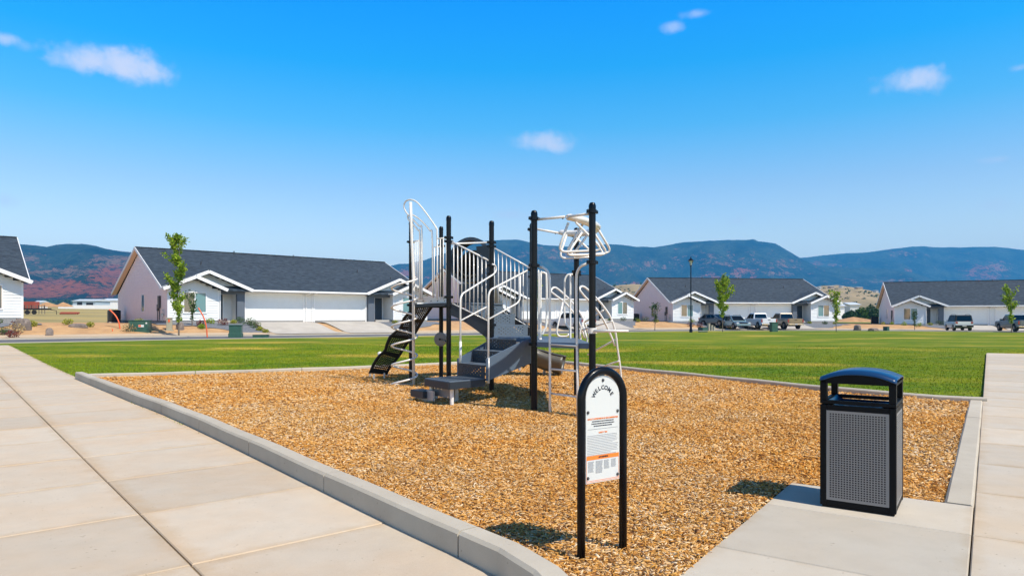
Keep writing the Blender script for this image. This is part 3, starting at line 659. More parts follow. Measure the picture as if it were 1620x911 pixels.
# brush dotted over the hill, far tree belts
def scatter(name, mt, pts, rad, ls, per):
    c = np.repeat(pts, per, 0); n = len(c); o = rng.normal(size=(n, 3)); o /= np.linalg.norm(o, axis=1)[:, None]; o *= (rng.random((n, 1))**.4)*rad*np.repeat(rng.uniform(.6, 1.4, (len(pts), 1)), per, 0); o[:, 2] = abs(o[:, 2])*1.1
    V, Fc = leafcloud(n, *(c+o).T, 0, ls); return np_mesh(name, V, Fc, mt, 4)
hv = np.array([v.co[:] for v in hill.data.vertices][:-200]); ii = rng.integers(0, len(hv), 1500); hp = hv[ii]+rng.normal(0, 3, (1500, 3))*[1, 1, .02]; hp[:, 2] = hv[ii][:, 2]
scatter('brush', M['leafblue'], hp, 2.0, .9, 14)
def belt(px0, px1, n, D, vb, h):
    px = rng.uniform(px0, px1, n); DD = D*rng.uniform(.92, 1.08, n); X = (px-U0)/F*DD; return np.stack([X, DD, EYE+(V0-vb)/F*DD+0*X], 1)
scatter('far_trees', M['leafblue'], belt(-150, 330, 260, 1150, 484, 0), 8, 2.6, 40)
scatter('far_trees', M['leafblue'], belt(560, 1000, 160, 560, 478, 0), 4, 1.4, 36)

# ================================================================ houses (local: x along the front, y to the back, z up)
m, n, l, b = nodemat('slate_shingles'); tcx = n.new('ShaderNodeTexCoord').outputs['Object']
br = n.new('ShaderNodeTexBrick'); br.inputs['Scale'].default_value = 1; br.inputs['Brick Width'].default_value = .32; br.inputs['Row Height'].default_value = .14; br.inputs['Mortar Size'].default_value = .008
mp = n.new('ShaderNodeMapping'); mp.inputs['Scale'].default_value = (1, 1, 1); l.new(tcx, mp.inputs[0]); l.new(mp.outputs[0], br.inputs[0])
br.inputs['Color1'].default_value = (.010, .020, .034, 1); br.inputs['Color2'].default_value = (.050, .074, .102, 1); br.inputs['Mortar'].default_value = (.02, .023, .03, 1); br.inputs['Bias'].default_value = -.2
n1 = noise_(n, l, tcx, 2.2, 6, .7); n2 = noise_(n, l, tcx, 60, 3); c = mixc(n, l, mr_(n, l, n1, .35, .65, 0, .5), br.outputs[0], (.035, .055, .075)); c = mixc(n, l, mr_(n, l, n2, .5, .8, 0, .35), c, (.08, .10, .125))
l.new(c, b.inputs['Base Color']); b.inputs['Roughness'].default_value = .9; bump_(n, l, b, br.outputs['Fac'], -.5, .02); M['roof'] = m
def boards(mb, p0, dr, nr, rngs, z0, z1, pitch=.19):
    """lap siding: each board a thin wedge, proud at its foot"""
    p0, dr, nr = Vector(p0), Vector(dr), Vector(nr); z = z0
    while z < z1-.02:
        zt = min(z+pitch, z1)
        for a, b_ in rngs((z+zt)/2):
            if b_-a < .03: continue
            A, B = p0+dr*a, p0+dr*b_; k = Vector((0, 0, 1))
            vs = [A+nr*.05+k*z, B+nr*.05+k*z, B+nr*.012+k*zt, A+nr*.012+k*zt, A+k*z, B+k*z, B+k*zt, A+k*zt]
            mb.add(vs, [(0,1,2,3),(4,5,1,0),(7,3,2,6),(4,0,3,7),(1,5,6,2)])
        z = zt
def cut(a, b_, holes):
    out = [(a, b_)]
    for h0, h1 in holes:
        nx_ = []
        for x, y in out:
            if h1 <= x or h0 >= y: nx_.append((x, y)); continue
            if h0 > x: nx_.append((x, h0))
            if h1 < y: nx_.append((h1, y))
        out = nx_
    return out
WZ, SL, RQ, XL, XR, BK = 2.62, .43, 7.7, -6.06, 17.06, 16.4
def house():
    H = empty('house')
    # walls
    pl = [(XL,-1),(-2.4,-1),(-2.4,1.0),(-.75,1.0),(-.75,.0),(11.75,0),(11.75,1),(13.4,1),(13.4,-1),(XR,-1),(XR,BK),(XL,BK)]
    wb = MB(); nn = len(pl)
    vs = [(x, y, .25) for x, y in pl]+[(x, y, WZ) for x, y in pl]; wb.add(vs, [(i, (i+1) % nn, nn+(i+1) % nn, nn+i) for i in range(nn)])
    for X in (XL, XR): wb.add([(X, -.6, WZ), (X, BK, WZ), (X, RQ, WZ+SL*(RQ+.6))], [(0,1,2)])
    wb.build('wall', M['side'], H)
    MB().prism([(XL-.01,-1.01),(-2.39,-1.01),(-2.39,.99),(-.74,.99),(-.74,-.01),(11.74,-.01),(11.74,.99),(13.39,.99),(13.39,-1.01),(XR+.01,-1.01),(XR+.01,BK+.01),(XL-.01,BK+.01)], -.7, .25).build('foundation', M['found'], H)
    fb = MB(); gp = MB()
    for sgn in (0, 1):
        f = (lambda s: s) if not sgn else (lambda s: 11-s)
        a0, a1 = sorted((f(XL), f(-2.4))); w0, w1 = sorted((f(-4.95), f(-3.38)))
        def rg(z):
            if z > WZ+.0:
                h = (z-WZ)/.42; c0, c1 = a0+h, a1-h; return [(c0, c1)] if c1 > c0 else []
            return cut(a0, a1, [(w0-.06, w1+.06)] if .83 < z < 2.44 else [])
        boards(fb, (0, -1, 0), (1, 0, 0), (0, -1, 0), rg, .27, WZ+.75)
        # entry wall and porch side wall
        e0, e1 = sorted((f(-1.42), f(-.75))); boards(fb, (0, 1, 0), (1, 0, 0), (0, -1, 0), lambda z: [(e0, e1)], .27, WZ)
        # big gable over the entry
        g0, g1 = sorted((f(-6.5), f(.15))); gc = (g0+g1)/2
        boards(fb, (0, -.30, 0), (1, 0, 0), (0, -1, 0), lambda z: [(g0+(z-WZ)/.41, g1-(z-WZ)/.41)], WZ+.02, WZ+1.30)
    # garage wall
    boards(fb, (0, 0, 0), (1, 0, 0), (0, -1, 0), lambda z: cut(-.12, 11.12, [(-.12, 5.07), (5.93, 11.12)] if z < 2.52 else []), .12, WZ+.1)
    fb.build('siding', M['side'], H, kind='stuff')
    for X, sgn in ((XL, -1), (XR, 1)):
        sb = MB()
        def rs(z):
            lo, hi = -1.0, BK
            if z > WZ: hgt = (z-WZ)/SL; lo, hi = -.6+hgt, BK-hgt*(BK-RQ)/(RQ+.6)
            return cut(lo, hi, [(6.15, 7.15)] if (.95 < z < 2.42 and X == XL) else [])
        boards(sb, (X, 0, 0), (0, 1, 0), (sgn, 0, 0), rs, .27, WZ+SL*(RQ+.6)-.05); sb.build('gable_siding', M['sidebounce'], H, kind='stuff')
    # corner boards
    for x, y in ((XL, -1), (-2.4, -1), (13.4, -1), (XR, -1)):
        MB().box(x-.055, x+.055, y-.05, y+.06, .24, WZ).build('corner_board', M['trim'], H)
    # roof
    def slab(mb, p, th=.14):
        p = [Vector(q) for q in p]; d_ = Vector((0, 0, -th)); mb.add(p+[q+d_ for q in p], [(0,1,2,3),(7,6,5,4),(0,4,5,1),(1,5,6,2),(2,6,7,3),(3,7,4,0)])
    zr = 2.80+SL*(RQ+.75); RB_ = BK+.75; x0, x1 = XL-.42, XR+.42
    r = MB(); slab(r, [(x0,-.92,2.727),(x1,-.92,2.727),(x1,RQ,zr),(x0,RQ,zr)]); r.build('roof', M['roof'], H)
    r = MB(); slab(r, [(x1,RB_,2.80),(x0,RB_,2.80),(x0,RQ+.001,zr),(x1,RQ+.001,zr)]); r.build('roof', M['roof'], H)
    MB().bar((x0, RQ, zr+.01), (x1, RQ, zr+.01), .28, .05).build('ridge_cap', M['roof'], H)
    for X in (x0-.02, x1+.02):
        MB().bar((X, -.78, 2.70), (X, RQ, zr-.10), .05, .22).build('rake_board', M['trim'], H); MB().bar((X, RB_+.03, 2.70), (X, RQ+.01, zr-.10), .05, .22).build('rake_board', M['trim'], H)
    for xa, xb in ((x0, XL-.04), (XR+.04, x1)):
        s1_ = MB(); slab(s1_, [(xa,-.7,2.645),(xb,-.7,2.645),(xb,RQ-.01,zr-.155),(xa,RQ-.01,zr-.155)], .012); s1_.build('soffit', M['rake'], H); s1_ = MB(); slab(s1_, [(xa,RB_,2.645),(xb,RB_,2.645),(xb,RQ+.01,zr-.155),(xa,RQ+.01,zr-.155)], .012); s1_.build('soffit', M['rake'], H)
    MB().box(-.05, 11.05, -.91, -.05, 2.57, 2.59).build('soffit', M['trim'], H)
    gt = MB(); gt.box(.2, 10.8, -1.04, -.925, 2.60, 2.73); gt.build('gutter', M['trim'], H, bevel=.01)
    for xg in (5.22, 5.80):
        MB().tube([(xg, -.98, 2.62), (xg, -.96, 2.55), (xg, -.09, 2.38), (xg, -.07, 2.25), (xg, -.07, .05)], .045, 6).build('downspout', M['trim'], H)
    # gable roofs over bedroom bump and entry
    for sgn in (0, 1):
        f = (lambda s: s) if not sgn else (lambda s: 11-s)
        for (c, hw, q0, q1, s_, ze, nm) in ((-4.23, 2.28, -1.68, 1.8, .42, 2.66, 'bedroom'), (-3.1, 3.38, -.97, 3.1, .41, 2.70, 'entry')):
            cx = f(c); za = ze+s_*hw; mb = MB()
            for d_ in (-1, 1): slab(mb, [(cx, q0, za+.1), (cx, q1, za+.1), (cx+d_*hw, -.62, ze+.1), (cx+d_*hw, q0, ze+.1)], .13)
            mb.build('gable_roof', M['roof'], H)
            fs = MB()
            for d_ in (-1, 1): fs.bar((cx, q0-.03, za-.03), (cx+d_*(hw+.04), q0-.03, ze-.05), .06, .24)
            fs.build('fascia', M['trim'], H)
            if nm == 'bedroom':
                for d_ in (-1, 1): MB().bar((cx+d_*(hw+.03), q0, ze+.0), (cx+d_*(hw+.03), min(q1, -.6), ze+.0), .1, .12).build('gutter', M['trim'], H)
            else:
                MB().add([(cx-hw+.3, -.28, ze-.05), (cx+hw-.3, -.28, ze-.05), (cx, -.28, za-.12)], [(0,1,2)]).build('wall', M['side'], H)
        a, b_ = sorted((f(-4.95), f(-3.38)))
        # window
        wf = MB(); 
        for bx in ((a-.06, b_+.06, 2.38, 2.44), (a-.06, b_+.06, .83, .89), (a-.06, a, .89, 2.38), (b_, b_+.06, .89, 2.38), ((a+b_)/2-.04, (a+b_)/2+.04, .89, 2.38)): wf.box(bx[0], bx[1], -1.07, -.96, bx[2], bx[3])
        wf = wf.build('window', M['trim'], H); MB().box(a-.1, b_+.1, -1.10, -.97, .79, .83).build('sill', M['trim'], wf)
        for k in (0, 1):
            p0 = a if k == 0 else (a+b_)/2+.04; p1 = (a+b_)/2-.04 if k == 0 else b_
            MB().box(p0, p1, -1.03, -1.01, .89, 2.38).build('pane', M['blind'] if k != sgn else M['glass'], wf)
        # door
        a, b_ = sorted((f(-2.32), f(-1.42))); dr = MB().box(a+.06, b_-.06, .93, .99, .30, 2.36).build('door', M['navy'], H, bevel=.006)
        MB().tube([(f(-1.55), .92, 1.25), (f(-1.55), .87, 1.25), (f(-1.65), .87, 1.25)], .014, 6).build('handle', M['steel'], dr)
        ft = MB(); ft.box(a-.02, a+.06, .90, .99, .27, 2.44); ft.box(b_-.06, b_+.03, .90, .99, .27, 2.44); ft.box(a+.06, b_-.06, .90, .99, 2.36, 2.44); ft.build('door_frame', M['trim'], H)
        a, b_ = sorted((f(-2.38), f(-.76))); MB().box(a, b_, -.55, .98, .02, .26).build('step', M['drive'], H)
        a, b_ = sorted((f(-.74), f(-.13))); MB().box(a, b_, -.33, .5, .05, 2.62).build('porch_column', M['slatewall'], H)
        a, b_ = sorted((f(-2.38), f(-.13))); MB().box(a, b_, -.34, -.2, 2.36, 2.64).build('porch_beam', M['slatewall'], H)
        MB().tube([(f(-2.31), -1.1, 2.62), (f(-2.31), -1.1, .3)], .04, 6).build('downspout', M['trim'], H)
    # garage doors
    for a in (0.03, 6.03):
        g_ = MB(); g_.box(a-.10, a, -.06, .12, 0, 2.52); g_.box(a+4.94, a+5.04, -.06, .12, 0, 2.52); g_.box(a-.10, a+5.04, -.06, .12, 2.44, 2.54)
        gd = g_.build('garage_door', M['trim'], H)
        for k in range(4):
            pn = MB(); z0 = .01+k*.607; pn.box(a+.004, a+4.936, .02, .06, z0, z0+.588)
            pn.build('door_panel', M['gdoor'], gd, bevel=.012)
        MB().box(a+2.2, a+2.75, -.05, -.035, 2.56, 2.62).build('house_number_plaque', M['slatewall'], H)
    # side window, vents
    wf = MB()
    for b4 in ((6.15, 7.15, 2.36, 2.42), (6.15, 7.15, .95, 1.01), (6.15, 6.21, 1.01, 2.36), (7.09, 7.15, 1.01, 2.36)): wf.box(XL-.06, XL+.02, b4[0], b4[1], b4[2], b4[3])
    wf = wf.build('window', M['trim'], H); MB().box(XL-.02, XL, 6.21, 7.09, 1.01, 2.36).build('pane', M['glass'], wf)
    um = MB(); um.box(XL-.18, XL-.04, .9, 1.35, 1.2, 2.15); um.tube([(XL-.1, 1.1, 1.2), (XL-.1, 1.1, .3)], .035, 6); um.box(XL-.14, XL-.04, 1.5, 1.75, 1.0, 1.5); um.tube([(XL-.1, 1.65, 1.0), (XL-.1, 1.65, .2)], .03, 6)
    um.build('electric_meter', M['vent'], H)
    gm = MB(); gm.tube([(XL-.12, .05, .2), (XL-.12, .05, 1.1), (XL-.12, -.3, 1.1), (XL-.12, -.3, .9)], .025, 6); gm.lathe([(.02, -.13), (.12, -.1), (.12, .1), (.02, .13)], (XL-.18, -.1, .7), 10); gm.build('gas_meter', M['grey'], H)
    for (vx, q) in ((-2.2, 4.2), (1.6, 7.4), (7.2, 7.3), (12.4, 4.2), (15.2, 2.6)):
        zz = 2.8+SL*(q+.75); MB().lathe([(.045, -.1), (.045, .22), (.07, .22), (.07, .26), (.0, .28)], (vx, q, zz), 8).build('vent_pipe', M['vent'], H)
    return H
H0_ = house(); km = kidmap()
TH = lambda deg: math.radians(deg)
HOUSES = [((-46.2, 35.1, 1.07), 40.7, 'white duplex cut off by the left edge of the photo, beside the dirt field'),
          ((-21.9, 56.0, .88), 40.7, 'long white duplex with two garage doors behind the spiral climber, nearest on the left'),
          ((1.1, 81.5, .97), 33.0, 'white duplex seen through the bars of the climbing frame, half hidden behind it'),
          ((26.9, 91.0, .66), 8.3, 'white duplex behind the street lamp with three parked vehicles in front'),
          ((58.9, 93.0, .25), -22.0, 'white duplex at the right edge with the white sport utility parked in front')]
HS = []
for i, (p, deg, lab) in enumerate(HOUSES):
    o = H0_ if i == 0 else copy_tree(H0_, km)
    o.location = p; o.rotation_euler = (0, 0, TH(deg)); tag(o, lab, 'house', 'white duplex houses along the street'); HS.append((Vector(p), TH(deg)))
def hl(i, x, y, z=None, dz=0):
    """house-local -> world, standing on the terrain"""
    p, a = HS[i]; X = p.x+x*math.cos(a)-y*math.sin(a); Y = p.y+x*math.sin(a)+y*math.cos(a); return Vector((X, Y, z1(X, Y)+.03+dz if z is None else z))
# driveways and rock beds, draped on the ground
def drape(name, fn, nu, nv, mt, dz):
    pts = np.array([fn(i/nu, j/nv) for j in range(nv+1) for i in range(nu+1)]); z = zg(pts[:, 0], pts[:, 1])+dz
    b = MB(); b.v = [(p[0], p[1], q) for p, q in zip(pts, z)]; b.f = [(j*(nu+1)+i, j*(nu+1)+i+1, (j+1)*(nu+1)+i+1, (j+1)*(nu+1)+i) for j in range(nv) for i in range(nu)]
    return b.build(name, mt, kind='structure', smooth=True)
for i in range(5):
    p, a = HS[i]
    for (s0, s1) in ((-.15, 5.1), (5.9, 11.15)):
        def fn(u, v, s0=s0, s1=s1, i=i):
            s = s0+(s1-s0)*u; q = .02-14*v; P_ = hl(i, s, q, 0); d, _ = road_d(P_.x, P_.y)
            # stop at the kerb
            if d[0] < 4.1:
                lo, hi = -14., .02
                for _k in range(18):
                    mid = (lo+hi)/2; Q = hl(i, s, mid, 0)
                    if road_d(Q.x, Q.y)[0][0] < 4.1: lo = mid
                    else: hi = mid
                P_ = hl(i, s, hi, 0)
            return (P_.x, P_.y)
        drape('driveway', fn, 5, 22, M['drive'], .10)
    for (s0, s1) in ((-7.2, -.3), (11.3, 18.0)):
        w_ = rng.uniform(.8, 1.3, 13)
        def fb_(u, v, s0=s0, s1=s1, i=i, w_=w_):
            s = s0+(s1-s0)*u; uu = u if s0 < 0 else 1-u; dpt = (2.0+4.6*uu**1.6)*float(np.interp(u*12, range(13), .6+.4*w_)); Q = hl(i, s, -.6-dpt*v, 0); return (Q.x, Q.y)
        drape('rock_bed', fb_, 12, 6, M['rock'], .065)
# ================================================================ play structure
def posd(u, v, D): return P(u, v, D)
M['slatewallp'] = mat('slate_string', (.085, .125, .18), .5, bump=.05, bscale=200)
pA, pB_, pC_, pD_ = Vector((-1.148, 12.38, 0)), Vector((-2.04, 13.8, 0)), Vector((-1.50, 14.45, 0)), Vector((-.403, 13.45, 0))
pS = Vector((-.361, 12.05, 0)); pN = Vector((.307, 9.466, 0)); pNb = Vector((.331, 11.1, 0)); pR = Vector((1.034, 8.79, 0)); pRb = Vector((1.068, 11.3, 0)); pH = Vector((.385, 12.95, 0))
PS = empty('play_structure', (0, 11.5, 0)); tag(PS, 'black and white climbing frame with spiral pole, stairs and slide on the wood chips', 'playground equipment')
ORG = (0, 11.5, 0)
def part(mb, name, mt, parent=PS, **k): return mb.build(name, mt, parent, org=ORG, **k)
def post(p, ztop, clamps, r=.0445):
    b = MB(); b.lathe([(r, -.1), (r, ztop-.075)], p, 18); o = part(b, 'post', M['black'], smooth='auto')
    part(MB().lathe([(r+.003, ztop-.09), (r+.003, ztop-.045), (r*.93, ztop-.025), (r*.7, ztop-.008), (.006, ztop)], p, 18), 'post_cap', M['black'], o, smooth='auto')
    for z in clamps:
        c = MB().lathe([(r, z-.026), (r+.016, z-.022), (r+.016, z+.022), (r, z+.026)], p, 14)
        for a in (.6, 3.74): c.box(-.02, .02, -.012, .012, z-.02, z+.02, Matrix.Translation(p) @ Matrix.Rotation(a, 4, 'Z') @ Matrix.Translation((r+.025, 0, 0)))
        part(c, 'clamp', M['black'], o)
        bl = MB()
        for a in (.6, 3.74): bl.lathe([(.006, 0), (.008, .004), (.005, .009)], p+Vector((math.cos(a)*(r+.028), math.sin(a)*(r+.028), z+.02)), 6)
        part(bl, 'bolt', M['steel'], o, kind='stuff')
    return o
zA, zB = 1.60, .99
def zv(v, D): return EYE+(V0-v)/F*D
post(pA, zv(341, 12.38), [zv(376, 12.38), zv(382, 12.38), zA-.06, zv(470, 12.38)])
post(pB_, zv(349, 13.8), [zv(383, 13.8), zA-.02])
post(pC_, zv(358, 14.45), [zv(389, 14.45), zA-.02])
post(pS, zv(349, 12.05), [zv(383.5, 12.05), zv(390, 12.05), zv(420, 12.05), zv(433, 12.05), zv(514, 12.05)])
post(pD_, zv(365, 13.45), [zA]); post(pH, zv(385, 12.95), [zB, 2.1])
post(pN, zv(332.5, 9.466), [zv(346, 9.466), zv(420, 9.466), zB-.03])
post(pNb, zv(352.5, 11.1), [zv(363.5, 11.1), zv(427, 11.1), zB-.03])
post(pR, zv(320, 8.79), [zv(335, 8.79), zv(415, 8.79)]); post(pRb, zv(360, 11.3), [zv(374, 11.3), zv(430, 11.3), zv(434.5, 11.3)])
def deck(name, poly, z, th=.05, mt='slatelt'):
    b = MB(); n = len(poly)
    c = sum(poly, Vector())/n
    o = part(MB().prism([(p.x, p.y) for p in poly], z-.012, z), name, M[mt])
    sk = MB()
    for i in range(n):
        a, b_ = poly[i]+Vector((0, 0, z-th/2-.004)), poly[(i+1) % n]+Vector((0, 0, z-th/2-.004)); sk.bar(a, b_, .02, th)
    part(sk, 'deck_frame', M['slatewallp'] if z < 1.2 else M['slate'], o)
    # perforations: rows of dark round-ish holes punched as recessed dots
    return o
deck('upper_deck', [pA, pD_, pC_, pB_], zA, .06)
deck('lower_deck', [pS, pNb, pN, pR, pRb, pH], zB, .065)
def pipe(pts, r=.016, name='rail', mt='white', parent=PS, k=6, seg=8, closed=False, rc=None, **kw):
    if rc: pts = rnd_corner(pts, rc, 5, closed)
    b = MB().tube(pts, r, seg, 0 if rc or len(pts) < 3 else k, closed); return part(b, name, M[mt], parent, smooth=True, **kw)
# lower platform and step
L0, F0, R_, B0 = Vector((-1.34, 10.48, 0)), Vector((-.906, 9.89, 0)), Vector((-.414, 10.4, 0)), Vector((-.845, 10.97, 0))
zp = .40
plat = part(MB().prism([(F0.x, F0.y), (R_.x, R_.y), (B0.x, B0.y), (L0.x, L0.y)], zp-.02, zp), 'platform', M['slatelt'], bevel=.006)
for a, b_ in ((L0, F0), (F0, R_), (R_, B0), (B0, L0)):
    part(MB().bar(a+Vector((0, 0, zp-.065)), b_+Vector((0, 0, zp-.065)), .025, .105), 'platform_skirt', M['slate'], plat, bevel=.004)
dots = MB(); 
def tex_dots(mb, o, ex, ey, nx, ny, r, nrm, stag=True):
    for j in range(ny):
        for i in range(nx):
            c = o+ex*((i+.5+(.25 if (stag and j % 2) else -.25 if stag else 0))/nx)+ey*((j+.5)/ny); u = ex.normalized()*r; v = ey.normalized()*r
            mb.add([c-u-v+nrm, c+u-v+nrm, c+u+v+nrm, c-u+v+nrm], [(0,1,2,3)])
up = Vector((0, 0, 1))
tex_dots(dots, L0+up*zp+(F0-L0)*.05+(B0-L0)*.05, (F0-L0)*.9, (B0-L0)*.9, 14, 14, .011, up*.0025); part(dots, 'perforation', M['dark'], plat, kind='stuff')
for (u, v, nm) in ((714.9, 644.5, 'leg'), (682.5, 638.5, 'leg')):
    g_ = G(u, v); part(MB().lathe([(.030, -.1), (.030, zp-.10), (.032, zp-.10)], g_, 12), nm, M['white'], plat, smooth='auto')
g_ = G(721.5, 639); part(MB().box(-.04, .04, -.012, .012, .0, zp-.1, Matrix.Translation(g_) @ Matrix.Rotation(.9, 4, 'Z')), 'support_plate', M['grey'], plat)
g_ = G(690, 634); part(MB().box(-.03, .03, -.012, .012, .0, zp-.1, Matrix.Translation(g_) @ Matrix.Rotation(.9, 4, 'Z')), 'support_plate', M['grey'], plat)
e_ = (F0-L0).normalized(); o_in = (B0-L0).normalized()
bk = MB(); a = L0+e_*.02+o_in*.13; bk.bar(a+up*.215, a+e_*.60+up*.215, .012, .17, up); part(bk, 'bracket', M['gpanel'], plat)
hb = MB()
for t_ in (.1, .2, .3, .5, .58): hb.lathe([(.008, 0), (.008, .01)], (0, 0, 0), 6, None) if False else hb.box(-.008, .008, -.008, .008, -.008, .008, Matrix.Translation(a+e_*t_+up*(.25 if t_ < .35 else .15)-o_in*.012))
part(hb, 'bolt', M['steel'], plat, kind='stuff')
sA, sB_ = Vector((-1.60, 10.74, 0)), Vector((-1.36, 10.42, 0)); ins_ = (sB_-sA).cross(up).normalized()*-.22
st_ = part(MB().prism([(sA.x, sA.y), (sB_.x, sB_.y), ((sB_+ins_).x, (sB_+ins_).y), ((sA+ins_).x, (sA+ins_).y)], .09, .20), 'entry_step', M['slate'], bevel=.006)
part(MB().bar(sA+ins_*.5+up*.04, sB_+ins_*.5+up*.04, .05, .10), 'step_support', M['grey'], st_)
part(MB().box(-.015, .015, -.2, .02, .07, .22, Matrix.Translation(sB_+ins_*.4) @ Matrix.Rotation(.6, 4, 'Z')), 'step_bracket', M['grey'], st_)
# stairs
def stairs(name, a0, b0, a1, b1, z0, z1, n, perf, strv):
    """a0,b0: foot of left and right string; a1,b1: heads"""
    S = part(MB().bar(a0.lerp(a1, .02)+up*(z0-.02), b0.lerp(b1, .02)+up*(z0-.02), .03, .03), name, M['slate'])
    h = (z1-z0)/n
    for k in range(n):
        t0, t1 = k/n, (k+1)/n; l0, r0 = a0.lerp(a1, t0), b0.lerp(b1, t0); l1, r1 = a0.lerp(a1, t1), b0.lerp(b1, t1); zb, zt = z0+k*h, z0+(k+1)*h
        def fr(u, v, l0=l0, r0=r0, zb=zb, zt=zt): return l0.lerp(r0, u)+up*(zb+(zt-zb)*v)
        mb = MB(); nu, nv = 16, 7
        mb.sheet(fr, nu, nv, (lambda i, j: .5 if (2 <= i < nu-2 and 1 <= j < nv-1 and (i+j) % 2 == 0) else 0) if perf else None)
        part(mb, 'riser', M['slatelt'] if name == 'upper_stairs' else M['slate'], S, solid=.006)  # sunlit upper risers lighter, shaded lower ones darker: light put into the colour
        if k < n:
            part(MB().prism([(l0.x, l0.y), (r0.x, r0.y), (r1.x, r1.y), (l1.x, l1.y)], zt-.02, zt) if k < n-1 else MB().bar(l0+up*(zt-.012), r0+up*(zt-.012), .05, .024), 'tread', M['slatelt'], S, bevel=.004)
    return S
ed = (pS-pNb); wd = .86/ed.length
lowS = stairs('lower_stairs', B0+Vector((-.02, .06, 0)), R_+Vector((.0, .0, 0)), pNb.lerp(pS, wd+.06), pNb.lerp(pS, .04), zp, zB, 3, True, None)
def stringer(parent, P0, P1, zb0, zt0, zb1, zt1, th=.02):
    b = MB(); d = (P1-P0).normalized(); n_ = Vector((-d.y, d.x, 0))*th/2
    b.add([P0+up*zb0-n_, P1+up*zb1-n_, P1+up*zt1-n_, P0+up*zt0-n_, P0+up*zb0+n_, P1+up*zb1+n_, P1+up*zt1+n_, P0+up*zt0+n_], [(0,1,2,3),(7,6,5,4),(0,4,5,1),(1,5,6,2),(2,6,7,3),(3,7,4,0)])
    return part(b, 'stringer', M['slatewallp'], parent, bevel=.004)
stringer(lowS, R_+Vector((.02, -.03, 0)), pNb.lerp(pS, .0)+Vector((.0, -.05, 0)), .36, .70, .60, 1.03)
stringer(lowS, B0+Vector((-.04, .08, 0)), pNb.lerp(pS, wd+.09), .36, .66, .62, 1.03)
uw = (pS-pA); q0 = pH+Vector((-.06, .0, 0))
uppS = stairs('upper_stairs', pS.lerp(q0, .04), pS.lerp(q0, .96), pA.lerp(pD_, .04), pA.lerp(pD_, .96), zB, zA, 3, True, None)
b = MB(); 
def curved_string(P0, z0t, z0b, P1, z1t, z1b, dip):
    n = 10; b = MB(); d = (P1-P0).normalized(); n_ = Vector((-d.y, d.x, 0))*.012
    for s_ in (-1, 1):
        base = len(b.v)
        for i in range(n+1):
            t = i/n; p = P0.lerp(P1, t)+n_*s_; zt = z0t+(z1t-z0t)*t; zb_ = z0b+(z1b-z0b)*(t**1.35)
            b.v += [tuple(p+up*zt), tuple(p+up*zb_)]
        b.f += [(base+2*i, base+2*i+1, base+2*i+3, base+2*i+2) for i in range(n)]
    m_ = 2*(n+1)
    b.f += [(2*i, 2*i+2, m_+2*i+2, m_+2*i) for i in range(n)]+[(2*i+1, 2*i+3, m_+2*i+3, m_+2*i+1) for i in range(n)]
    return b
part(curved_string(pA, zv(478, 12.6), zv(498, 12.6), pS, zv(508, 12.05), zv(541, 12.05), 0), 'stringer', M['slate'], uppS)
part(curved_string(pD_, zv(476, 13.45), zv(497, 13.45), pH, zv(518, 12.95), zv(540, 12.95), 0), 'stringer', M['slate'], uppS)
def guard(P0, zt0, zb0, P1, zt1, zb1, n, name='guard_rail'):
    o = pipe([P0+up*zt0, P1+up*zt1], .0155, name)
    for k in range(n):
        t = (k+.35)/n; p = P0.lerp(P1, t); pipe([p+up*(zt0+(zt1-zt0)*t), p+up*(zb0+(zb1-zb0)*t)], .0105, 'baluster', parent=o, seg=6)
    pipe([P0+up*zb0, P1+up*zb1], .012, 'bottom_rail', parent=o, seg=6); return o
nb_ = Vector((-.03, -.05, 0))
guard(pA+Vector((.07, -.05, 0)), zv(383, 12.35), zv(480, 12.35), pS+Vector((-.05, -.0, 0)), zv(412, 12.05), zv(508, 12.05), 9)
guard(pD_+Vector((-.05, -.03, 0)), zv(388, 13.42), zv(480, 13.42), pH+Vector((-.04, 0, 0)), zv(424, 12.95), zv(518, 12.95), 10)
# hand rails of the lower stairs
for (base, D0, tp, D1, low1) in (([(772.5, 606)], 10.42, [(772.7, 467), (776, 458.5), (834, 428)], 11.0, [(774, 504.5), (818, 480), (822.5, 474), (823, 434)]), ([(728.5, 574)], 11.0, [(728.3, 473), (731, 465), (781.5, 433.5), (785, 428), (784, 420), (779, 418)], 11.95, [(729, 507), (769, 486), (773, 482)])):
    n_ = len(tp); pts = [P(base[0][0], base[0][1], D0), P(tp[0][0], tp[0][1], D0)]+[P(u, v, D0+(D1-D0)*(u-tp[0][0])/(tp[-1][0]-tp[0][0]+1e-6) if i else D0) for i, (u, v) in enumerate(tp)][1:]
    h = pipe(pts, .0155, 'hand_rail', rc=.05); uu = (low1[0][0], low1[-1][0])
    pipe([P(u, v, D0+(D1-D0)*(u-tp[0][0])/60) for (u, v) in low1], .0135, 'lower_rail', parent=h, rc=.05)
    part(MB().tube([P(base[0][0], base[0][1], D0-.01), P(base[0][0], base[0][1]-40 if base[0][1] > 600 else base[0][1]-34, D0-.01)], .021, 10), 'rail_sleeve', M['white'], h, smooth=True)
    bb = MB()
    for dz in (3, 12): bb.lathe([(.008, -.004), (.008, .004)], P(base[0][0]+.3, base[0][1]-dz, D0-.035), 6)
    part(bb, 'bolt', M['steel'], h, kind='stuff')
